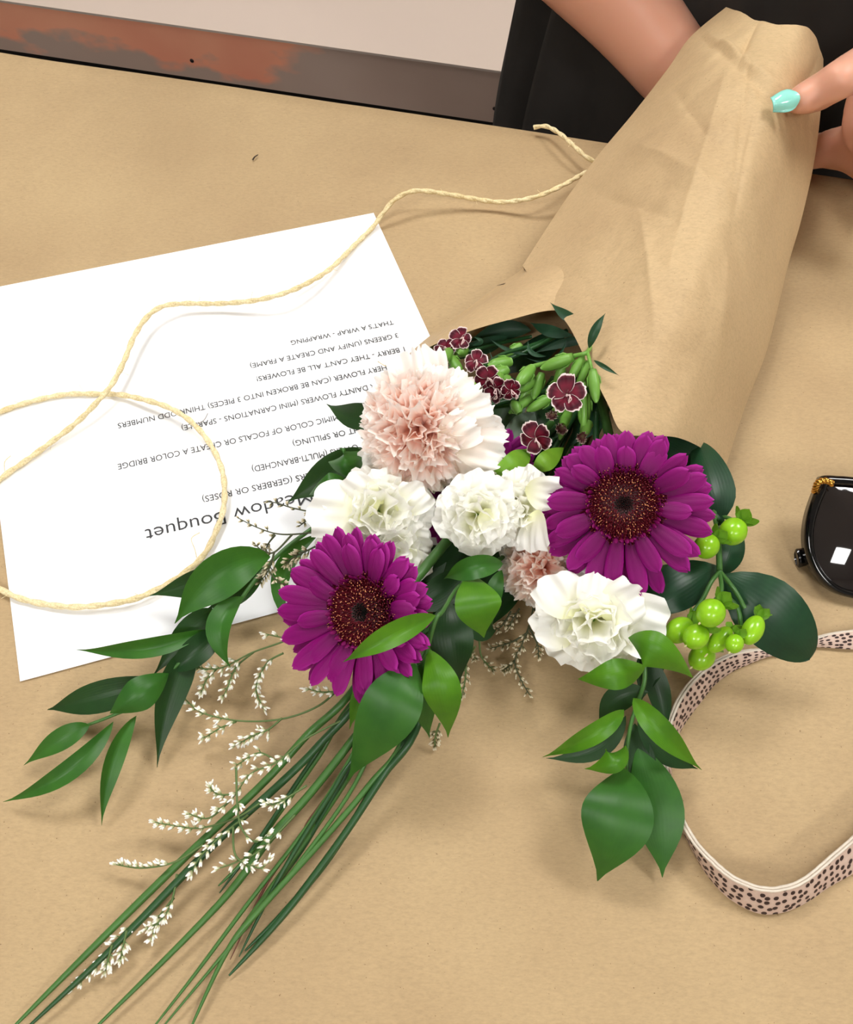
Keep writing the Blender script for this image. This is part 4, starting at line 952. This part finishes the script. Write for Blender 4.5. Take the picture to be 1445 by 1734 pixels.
# ------------------------------------------------------------ dianthus sprays
DP = [fan_mesh('dianthus_petal', PM_DIAN, .52, .09, .08, .06, k=1.4, n=10, nw=16, seed=80 + k) for k in range(4)]
DB = [fan_mesh('dianthus_faded', PM_DIANB, .46, .22, .16, -.25, k=2.4, n=8, nw=12, seed=90 + k) for k in range(3)]
M_ANTHER = simple('dianthus_stamen', (236, 206, 206), 0.5)
def bloom(t, x, y, z, a, b_, rpx, faded=False, spin=0, full=False):
    p = P(x, y, z); M = orient(p, a, b_, spin); R = rpx * pxm(p)
    m = MB(); m.tube([M @ Vector((0, 0, -.0005)), M @ Vector((0, 0, -.006)), M @ Vector((0, 0, -.013)), M @ Vector((0, 0, -.0145))], lambda u: .0017 + .0012 * sin(pi * min(1, u * 1.0)), 9)
    c = m.obj('blossom', M_BUD, t); rnd = random.Random(int(x))
    for k in range(5):
        an = 2 * pi * k / 5 + rnd.uniform(-.12, .12)
        tl = rnd.uniform(.0, .25) if not faded else rnd.uniform(.5, 1.1)
        inst('petal', (DB if faded else DP)[rnd.randrange(3)], M @ Matrix.Rotation(an, 4, 'Z') @ Matrix.Translation((R * .05, 0, 0)) @ Matrix.Rotation(-tl, 4, 'Y') @ Matrix.Rotation(rnd.uniform(-.25, .25), 4, 'X') @ Matrix.Scale(R * rnd.uniform(.9, 1.08), 4), c)
    if not faded:
        for k in range(2):
            q = catmull([Vector((0, 0, 0)), Vector((.0006 * (1 - 2 * k), -.001, .003)), Vector((.001, -.003 + .002 * k, .0045)), Vector((-.0006, -.0042, .003))], 4)
            m = MB(); m.tube([M @ v for v in q], .00028, 5); m.obj('stamen', M_ANTHER, c)
def bud(t, x0, y0, x1, y1, z0, z1, rpx, mat=None):
    a, b_ = P(x0, y0, z0), P(x1, y1, z1); r = rpx * pxm(a)
    m = MB(); m.tube([a.lerp(b_, k / 9) for k in range(10)], lambda u: r * (.35 + .65 * sin(pi * min(1, .12 + u * .80)) ** .8) * (1 if u < .85 else 1 - .6 * (u - .85) / .15), 10)
    m.obj('bud', mat or M_BUD, t)
    d = (b_ - a); up = (CAMP - a).normalized()
    for s in (-1, 1):
        sd = d.cross(up).normalized() * s
        m = MB(); m.tube([a, a + d * .25 + sd * r * 1.05, a + d * .5 + sd * r * 1.15], lambda u: r * .28 * (1 - .8 * u), 5); m.obj('bract', mat or M_BUD, t)
t1 = thing('dianthus_spray', P(950, 640, .05), 'dianthus spray with a white-edged burgundy bloom and green buds by the paper flap edge', 'flower')
stem(t1, [(1040, 500, .040), (1005, 575, .066), (995, 596, .076), (975, 602, .074), (935, 612, .068), (895, 622, .062)], .0011, M_BUD)
stem(t1, [(995, 596, .076), (1000, 615, .077), (1004, 632, .074)], .0009, M_BUD); stem(t1, [(985, 600, .072), (988, 640, .066), (990, 700, .060), (988, 730, .060)], .0016, M_BUD)
stem(t1, [(960, 560, .04), (900, 590, .045), (850, 612, .046), (800, 625, .046)], .0012, M_STEMD)
for q in ((972, 604, 916, 624, .074, .066, 11), (986, 606, 964, 645, .074, .066, 8), (998, 612, 978, 655, .072, .064, 8), (1004, 626, 1010, 682, .076, .070, 10), (902, 622, 876, 652, .064, .066, 11), (866, 612, 826, 620, .056, .058, 11),
          (918, 632, 903, 676, .060, .054, 9), (948, 645, 925, 668, .060, .054, 8), (935, 672, 893, 696, .056, .050, 9), (908, 668, 862, 700, .052, .048, 8), (884, 584, 855, 606, .044, .040, 9), (905, 640, 880, 690, .048, .044, 8), (955, 618, 940, 650, .066, .058, 7), (992, 668, 988, 722, .058, .056, 11), (960, 700, 948, 745, .050, .046, 7)): bud(t1, *q)
bloom(t1, 960, 668, .078, .05, .1, 33, spin=.5); bloom(t1, 987, 738, .062, -.1, -.5, 15, True); bloom(t1, 938, 700, .058, -.3, -.3, 16, True); bloom(t1, 953, 722, .056, -.1, -.6, 17, True)
bloom(t1, 908, 742, .066, -.2, -.3, 30, spin=.9)
for a in (((998, 590, .078), (1008, 560, .086), (1026, 530, .088), 8, dict(fold=.5)), ((1006, 610, .079), (1025, 622, .084), (1049, 636, .082), 4, dict(fold=.5)), ((985, 545, .060), (960, 535, .062), (932, 512, .058), 9, {}), ((970, 568, .05), (930, 560, .046), (898, 546, .042), 10, {}),
          ((895, 600, .048), (860, 592, .048), (830, 574, .050), 3.5, {}), ((925, 603, .058), (900, 596, .060), (895, 575, .058), 4, {}), ((1010, 575, .05), (960, 580, .046), (900, 600, .04), 8, {}), ((870, 640, .05), (845, 625, .052), (828, 590, .054), 3, {}), ((960, 575, .05), (935, 610, .05), (890, 605, .05), 3, {})):
    leaf(t1, *a[:4], L_DIAN, **a[4])
t2 = thing('dianthus_spray', P(840, 640, .05), 'dianthus spray of ruffled burgundy blooms with white edges right of the blush carnation', 'flower')
stem(t2, [(960, 560, .035), (900, 585, .045), (850, 600, .054), (820, 620, .058)], .0010, M_STEMD)
for q in ((860, 625, 832, 640, .058, .058, 11), (905, 645, 872, 662, .058, .060, 11), (880, 700, 868, 678, .05, .052, 9)): bud(t2, *q)
bloom(t2, 806, 612, .064, -.2, .3, 21, spin=.3); bloom(t2, 826, 640, .066, -.2, -.1, 25, spin=1.1); bloom(t2, 840, 658, .064, -.1, -.5, 22, spin=.1); bloom(t2, 866, 660, .066, .25, -.4, 20, spin=.7); bloom(t2, 832, 668, .06, -.5, -.6, 20, spin=.5)
t3 = thing('dianthus_spray', P(765, 600, .03), 'small dianthus spray peeking out beneath the paper edge above the blush carnation', 'flower')
stem(t3, [(900, 570, .03), (830, 585, .036), (780, 600, .042)], .0010, M_STEMD)
for q in ((760, 604, 780, 632, .046, .048, 11), (790, 592, 775, 600, .046, .048, 9), (700, 606, 686, 618, .034, .036, 8), (735, 600, 716, 604, .03, .03, 9)): bud(t3, *q)
bloom(t3, 780, 574, .052, .1, .4, 20, spin=.2); bloom(t3, 755, 590, .046, -.4, .2, 20, spin=.8); bloom(t3, 752, 612, .054, -.2, -.4, 24, True, spin=.4); bloom(t3, 690, 618, .034, -.5, -.2, 20, spin=.9); bloom(t3, 680, 632, .03, -.5, -.2, 16, spin=.2)
for a in (((860, 570, .028), (810, 590, .028), (740, 610, .026), 14, {}), ((900, 560, .02), (850, 560, .02), (790, 580, .02), 16, {}), ((800, 585, .045), (815, 578, .05), (800, 570, .05), 4, {}), ((735, 600, .034), (715, 596, .038), (712, 590, .036), 5, {}), ((960, 560, .02), (900, 600, .02), (830, 640, .02), 22, {}), ((990, 640, .02), (930, 680, .02), (880, 720, .02), 24, {}), ((1020, 680, .015), (1000, 710, .02), (960, 760, .02), 26, {})):
    leaf(t3, *a[:4], L_DIAN, **a[4])
# ------------------------------------------------------------ hypericum
M_BERRY, nt, b = nmat('berry_green', 0.22, 0.5)
nn = tex(nt, coords(nt, 'Object'), 1.3, 2); nt.links.new(mix(nt, nn, lin((120, 184, 18)), lin((158, 208, 44))), b.inputs['Base Color'])
b.inputs['Subsurface Weight'].default_value = 0.15; b.inputs['Subsurface Radius'].default_value = (.002, .003, .001); b.inputs['Subsurface Scale'].default_value = 1.0
M_BTIP = simple('berry_tip', (214, 206, 150), 0.6)
hy = thing('hypericum_stem', P(1220, 960, .03), 'hypericum stem with shiny lime green berries and dark leaves beside the large gerbera', 'greenery')
stem(hy, [(1120, 700, .02), (1180, 800, .030), (1210, 870, .042), (1217, 920, .048), (1219, 968, .050)], .0014, M_STEM)
for q in ([(1216, 925, .048), (1200, 905, .052), (1192, 900, .054)], [(1216, 880, .046), (1228, 876, .05), (1240, 880, .052)], [(1219, 968, .050), (1205, 985, .052), (1190, 1015, .050), (1175, 1035, .048)], [(1219, 968, .050), (1222, 1000, .054), (1208, 1020, .056)], [(1220, 968, .050), (1245, 1000, .054), (1262, 1030, .052)], [(1232, 1010, .050), (1250, 1030, .050), (1255, 1060, .046)]):
    stem(hy, q, .0010, M_STEM, name='stalk')
bm = MB(); bm.ell(Matrix.Identity(4), 20, 14); berry_me = mesh('berry', bm.v, bm.f, M_BERRY)
SEP = [leaf(None, (0, 0, 0), (0, 0, 0), (1, 1, 0), 1, L_LIME)] if False else None
def sep_mesh():
    V = []; UV = []
    for i in range(9):
        t = i / 8; wd = sin(pi * min(1, t * .9 + .08)) ** .7
        for j in range(7):
            s = j / 3 - 1; V.append((t, s * .46 * wd, .10 * t * t + .10 * s * s)); UV.append((t, .5 + .5 * s))
    return mesh('sepal', V, grid_faces(9, 7), L_LIME, uv=UV)
sep_me = sep_mesh()
for (x, y, rx, ry, z, dx, dy, ns) in ((1242, 900, 23, 24, .056, .2, .9, 5), (1197, 925, 21, 22, .060, .4, .9, 5), (1204, 1038, 24, 25, .062, .3, 1, 5), (1151, 1067, 21, 26, .046, .45, .9, 4), (1179, 1078, 21, 23, .052, .3, .95, 3), (1220, 1083, 16, 27, .046, .15, 1, 3), (1244, 1090, 15.5, 16.5, .054, -.1, 1, 4), (1275, 1067, 18, 27, .050, -.1, 1, 5), (1189, 1113, 21, 24, .034, .25, 1, 2)):
    p = P(x, y, z); k = pxm(p); M = orient(p); ax = (M.to_3x3() @ Vector((-dx, -dy, .35))).normalized()
    Mb = track(p, ax, M.to_3x3() @ Vector((1, 0, 0)))
    Mk = Mb @ Matrix.Diagonal((rx * k, rx * k, ry * k * 1.03, 1))
    bo = inst('berry', berry_me, Mk, hy)
    for s in range(ns):
        an = 2 * pi * s / 5 + .4 * x
        inst('sepal', sep_me, Mb @ Matrix.Translation((0, 0, -ry * k * .93)) @ Matrix.Rotation(an, 4, 'Z') @ Matrix.Rotation(.75, 4, 'Y') @ Matrix.Scale(rx * k * 1.25, 4), bo)
    m = MB(); m.ell(Mb @ Matrix.Translation((0, 0, ry * k * 1.02)) @ Matrix.Diagonal((.0005, .0005, .0009, 1)), 6, 4); m.obj('tip', M_BTIP, bo)
for a in (((1222, 972, .046), (1302, 1040, .046), (1372, 1116, .026), 60, dict(hw2=56, fold=-.12, peak=.50, blunt=True, wave=.03)), ((1216, 958, .044), (1160, 990, .050), (1099, 1030, .044), 38, dict(hw2=42, fold=-.2, peak=.5, blunt=True)),
          ((1220, 975, .036), (1238, 935, .040), (1250, 888, .036), 20, dict(hw2=22, acum=-.3)), ((1218, 885, .040), (1208, 820, .046), (1180, 748, .040), 34, dict(hw2=34, fold=-.2, blunt=True)),
          ((1200, 800, .03), (1150, 770, .036), (1105, 738, .036), 30, dict(acum=-.25)), ((1215, 890, .048), (1222, 880, .052), (1212, 868, .052), 5, {})):
    leaf(hy, *a[:4], L_BLUE, **a[4])
for a in (((1248, 885, .054), (1240, 866, .058), (1232, 856, .056), 14, {}), ((1205, 1000, .055), (1222, 1000, .062), (1232, 1024, .058), 13, {})):
    pass
# ------------------------------------------------------------ limonium sprays
M_LSTEM = simple('limonium_stem', (92, 118, 62), 0.6, var=.2); M_LSTEMD = simple('limonium_stem_dark', (66, 72, 44), 0.6)
M_LBUD, nt, b = nmat('limonium_floret', 0.6, 0.2)
a = N(nt, 'ShaderNodeAttribute'); a.attribute_name = 't'; sp = N(nt, 'ShaderNodeSeparateColor'); nt.links.new(a.outputs['Color'], sp.inputs[0])
nt.links.new(ramp(nt, sp.outputs[0], [(0.0, lin((120, 130, 80))), (0.35, lin((190, 190, 150))), (0.5, lin((240, 238, 226))), (1, lin((250, 248, 242)))]), b.inputs['Base Color'])
M_LBUD2 = M_LBUD.copy(); M_LBUD2.name = 'limonium_floret_olive'
for nd in M_LBUD2.node_tree.nodes:
    if nd.type == 'VALTORGB':
        for e_, c_ in zip(nd.color_ramp.elements, ((70, 70, 40), (110, 104, 70), (190, 178, 146), (236, 228, 206))): e_.color = lin(c_)
def sprig(t, pts, start=.45, n=14, big=1.0, mat=None, bm=None, twig=7.0, seed=1, side=None, dens=None):
    """one curved branch with short twigs of floret buds on its outer part"""
    rnd = random.Random(seed * 77 + int(pts[0][0])); path = resample(catmull([P(*q) for q in pts], 8), 60); mat = mat or M_LSTEM
    m = MB(); m.tube(path, lambda u: .00052 * (1 - .5 * u), 6)
    B = MB()
    def budat(p, d):
        L = rnd.uniform(.0022, .0034) * big; M = track(p + d * L * .5, d); B_v = len(B.v)
        M = M @ Matrix.Diagonal((.00052 * big, .00052 * big, L * .55, 1)); V = []; C = []
        for i in range(5):
            th = pi * i / 4
            for k in range(5):
                V.append(M @ Vector((sin(th) * cos(k * 2 * pi / 5), sin(th) * sin(k * 2 * pi / 5), cos(th)))); C.append(((1 + cos(th)) / 2,) * 3)
        o = len(B.v); B.v += V; B.f += [tuple(q + o for q in f_) for f_ in grid_faces(5, 5, closev=True)]; B.c += C
    for k in range(n):
        u = start + (1 - start) * (k + rnd.random() * .6) / n; i = min(int(u * 59), 58); p = path[i]; T = (path[i + 1] - path[i]).normalized()
        vw = (CAMP - p).normalized(); sd = T.cross(vw).normalized() * (side if side else (1 if k % 2 else -1))
        d = (T * .7 + sd * rnd.uniform(.5, 1) + vw * rnd.uniform(-.1, .3)).normalized(); L = rnd.uniform(.3, 1) * twig * pxm(p) * (1.3 - .6 * u)
        e = p + d * L; m.tube([p, p.lerp(e, .5) + T * L * .1, e], .00030, 4)
        for q in range(rnd.choice((2, 3, 3, 4))):
            dd = (d + T * .5 + Vector((rnd.uniform(-.7, .7), rnd.uniform(-.7, .7), rnd.uniform(-.2, .5)))).normalized()
            budat(p.lerp(e, rnd.uniform(.4, 1)), dd)
    for q in range(3): budat(path[-1], (path[-1] - path[-3]).normalized() + Vector((rnd.uniform(-.4, .4), rnd.uniform(-.4, .4), .1)))
    for q in m.v: q.z = max(q.z, TZ + .0008)
    m.obj('branch', mat, t)
    o = obj('florets', B.v, B.f, bm or M_LBUD, t, col=B.c); o['kind'] = 'stuff'
def limonium(label, loc, sprigs, **kw):
    t = thing('limonium_spray', P(*loc), label, 'flower')
    for i, s in enumerate(sprigs):
        k = dict(kw); k.update(s[1] if len(s) > 1 else {}); sprig(t, s[0], seed=i + 1, **k)
def zz(l, z0, z1): return [(x, y, z0 + (z1 - z0) * i / (len(l) - 1)) for i, (x, y) in enumerate(l)]
limonium('airy white limonium spray left of the lower gerbera above the grass stems', (470, 1215, .01), [
    (zz([(580, 1160), (540, 1195), (480, 1217), (410, 1221), (345, 1208), (315, 1185), (297, 1163)], .02, .012), dict(start=.6, n=15)),
    (zz([(478, 1216), (455, 1235), (430, 1245), (400, 1262)], .018, .012), dict(start=.3, n=14, twig=9)),
    (zz([(400, 1222), (375, 1232), (345, 1250)], .016, .010), dict(start=.3, n=6)),
    (zz([(525, 1070), (470, 1090), (425, 1106), (370, 1132), (310, 1128)], .03, .018), dict(start=.55, n=14)),
    (zz([(430, 1104), (400, 1130), (385, 1165), (378, 1180)], .022, .012), dict(start=.3, n=10)),
    (zz([(370, 1130), (350, 1150), (342, 1172)], .02, .012), dict(start=.2, n=8)),
    (zz([(480, 1106), (455, 1120), (440, 1145), (434, 1170), (446, 1200)], .02, .010), dict(start=.2, n=17, twig=5)),
    (zz([(540, 1080), (500, 1082), (470, 1078), (448, 1073)], .024, .02), dict(start=.5, n=3)),
    (zz([(580, 1170), (545, 1172), (520, 1166)], .024, .02), dict(start=.2, n=7, twig=5)),
    (zz([(350, 1135), (335, 1130), (322, 1140), (312, 1150)], .02, .014), dict(start=.1, n=10))])
limonium('white limonium spray crossing the grass stems in their middle', (420, 1330, .02), [
    (zz([(600, 1210), (520, 1250), (470, 1290), (425, 1310), (395, 1350), (368, 1372)], .030, .024), dict(start=.45, n=18, twig=8)),
    (zz([(470, 1290), (440, 1275), (410, 1290), (400, 1297)], .026, .02), dict(start=.3, n=8)),
    (zz([(400, 1345), (370, 1345), (355, 1333)], .024, .02), dict(start=.3, n=6)),
    (zz([(395, 1350), (355, 1385), (320, 1378)], .024, .018), dict(start=.5, n=5)),
    (zz([(440, 1360), (400, 1385), (340, 1402), (295, 1398), (262, 1392)], .020, .012), dict(start=.45, n=13, twig=6)),
    (zz([(400, 1300), (405, 1390), (430, 1425), (452, 1415)], .028, .026), dict(start=.35, n=8)),
    (zz([(520, 1330), (470, 1360), (452, 1360)], .028, .026), dict(start=.4, n=9)),
    (zz([(500, 1380), (440, 1440), (400, 1460), (372, 1470)], .024, .020), dict(start=.2, n=10)),
    (zz([(420, 1380), (375, 1415), (340, 1450), (325, 1478)], .024, .018), dict(start=.3, n=12, twig=8)),
    (zz([(395, 1400), (400, 1450), (440, 1470), (455, 1455)], .024, .022), dict(start=.5, n=8)),
    (zz([(345, 1430), (295, 1460), (240, 1470), (197, 1464)], .018, .010), dict(start=.4, n=12, side=1, twig=6))])
limonium('white limonium spray tip beside the long grass stems at bottom left', (240, 1590, .005), [
    (zz([(300, 1480), (290, 1530), (270, 1560), (245, 1575)], .012, .008), dict(start=.4, n=10)),
    (zz([(295, 1520), (268, 1555), (258, 1590)], .010, .007), dict(start=.4, n=8, twig=8)),
    (zz([(260, 1530), (200, 1590), (160, 1640), (126, 1672)], .010, .004), dict(start=.25, n=16, twig=6)),
    (zz([(215, 1575), (208, 1605), (205, 1625)], .010, .006), dict(start=.3, n=6)), (zz([(190, 1600), (182, 1630), (178, 1645)], .010, .006), dict(start=.3, n=6))])
limonium('wispy dark-stemmed limonium spray over the title of the white sheet', (500, 900, .02), [
    (zz([(600, 892), (545, 900), (480, 905), (440, 895), (405, 878)], .046, .024), dict(start=.6, n=7, big=.8)),
    (zz([(600, 876), (535, 868), (495, 860), (470, 852), (455, 850)], .048, .030), dict(start=.45, n=7, big=.8)),
    (zz([(528, 866), (520, 880), (508, 890)], .044, .034), dict(start=.3, n=4, big=.8)),
    (zz([(495, 905), (465, 935), (445, 932), (432, 922)], .042, .030), dict(start=.5, n=7, big=.9)),
    (zz([(466, 906), (455, 920), (450, 932)], .038, .030), dict(start=.5, n=5, big=.8)),
    (zz([(465, 934), (455, 965), (440, 985)], .042, .030), dict(start=.2, n=15, twig=8)),
    (zz([(455, 965), (470, 985), (492, 992)], .04, .050), dict(start=.3, n=6)),
    (zz([(545, 920), (515, 935), (495, 945), (485, 955)], .04, .034), dict(start=.3, n=12, twig=8))], mat=M_LSTEMD, bm=M_LBUD2)
limonium('olive limonium spray on the paper below the small blush carnation', (880, 1120, .005), [
    (zz([(905, 1020), (898, 1055), (885, 1090), (872, 1120), (882, 1150), (896, 1175)], .018, .004), dict(start=.3, n=20, big=.85)),
    (zz([(893, 1072), (865, 1088), (832, 1098)], .014, .006), dict(start=.3, n=8, big=.85)),
    (zz([(880, 1030), (868, 1050), (862, 1062)], .016, .010), dict(start=.1, n=8, big=.8)),
    (zz([(866, 1035), (850, 1060), (840, 1066)], .016, .010), dict(start=.3, n=6, big=.85)),
    (zz([(895, 1060), (910, 1090), (912, 1112)], .014, .006), dict(start=.5, n=7, big=.8)),
    (zz([(905, 1030), (918, 1060), (919, 1085)], .014, .006), dict(start=.6, n=3, big=.8)),
    (zz([(872, 1120), (860, 1130), (853, 1135)], .010, .004), dict(start=.2, n=7, big=.85))], mat=M_LSTEMD, bm=M_LBUD2)
limonium('small limonium twigs showing from under the broad ruscus leaves', (815, 1110, .005), [
    (zz([(812, 1085), (815, 1110), (828, 1128), (836, 1134)], .016, .004), dict(start=.4, n=6, big=.8)),
    (zz([(805, 1095), (798, 1108), (806, 1115)], .016, .004), dict(start=.2, n=7, big=.8)),
    (zz([(790, 1110), (788, 1150), (782, 1180)], .012, .004), dict(start=.2, n=10, big=.8)),
    (zz([(745, 1225), (738, 1245), (736, 1262)], .016, .004), dict(start=.2, n=9, big=.9))], mat=M_LSTEM, bm=M_LBUD2)
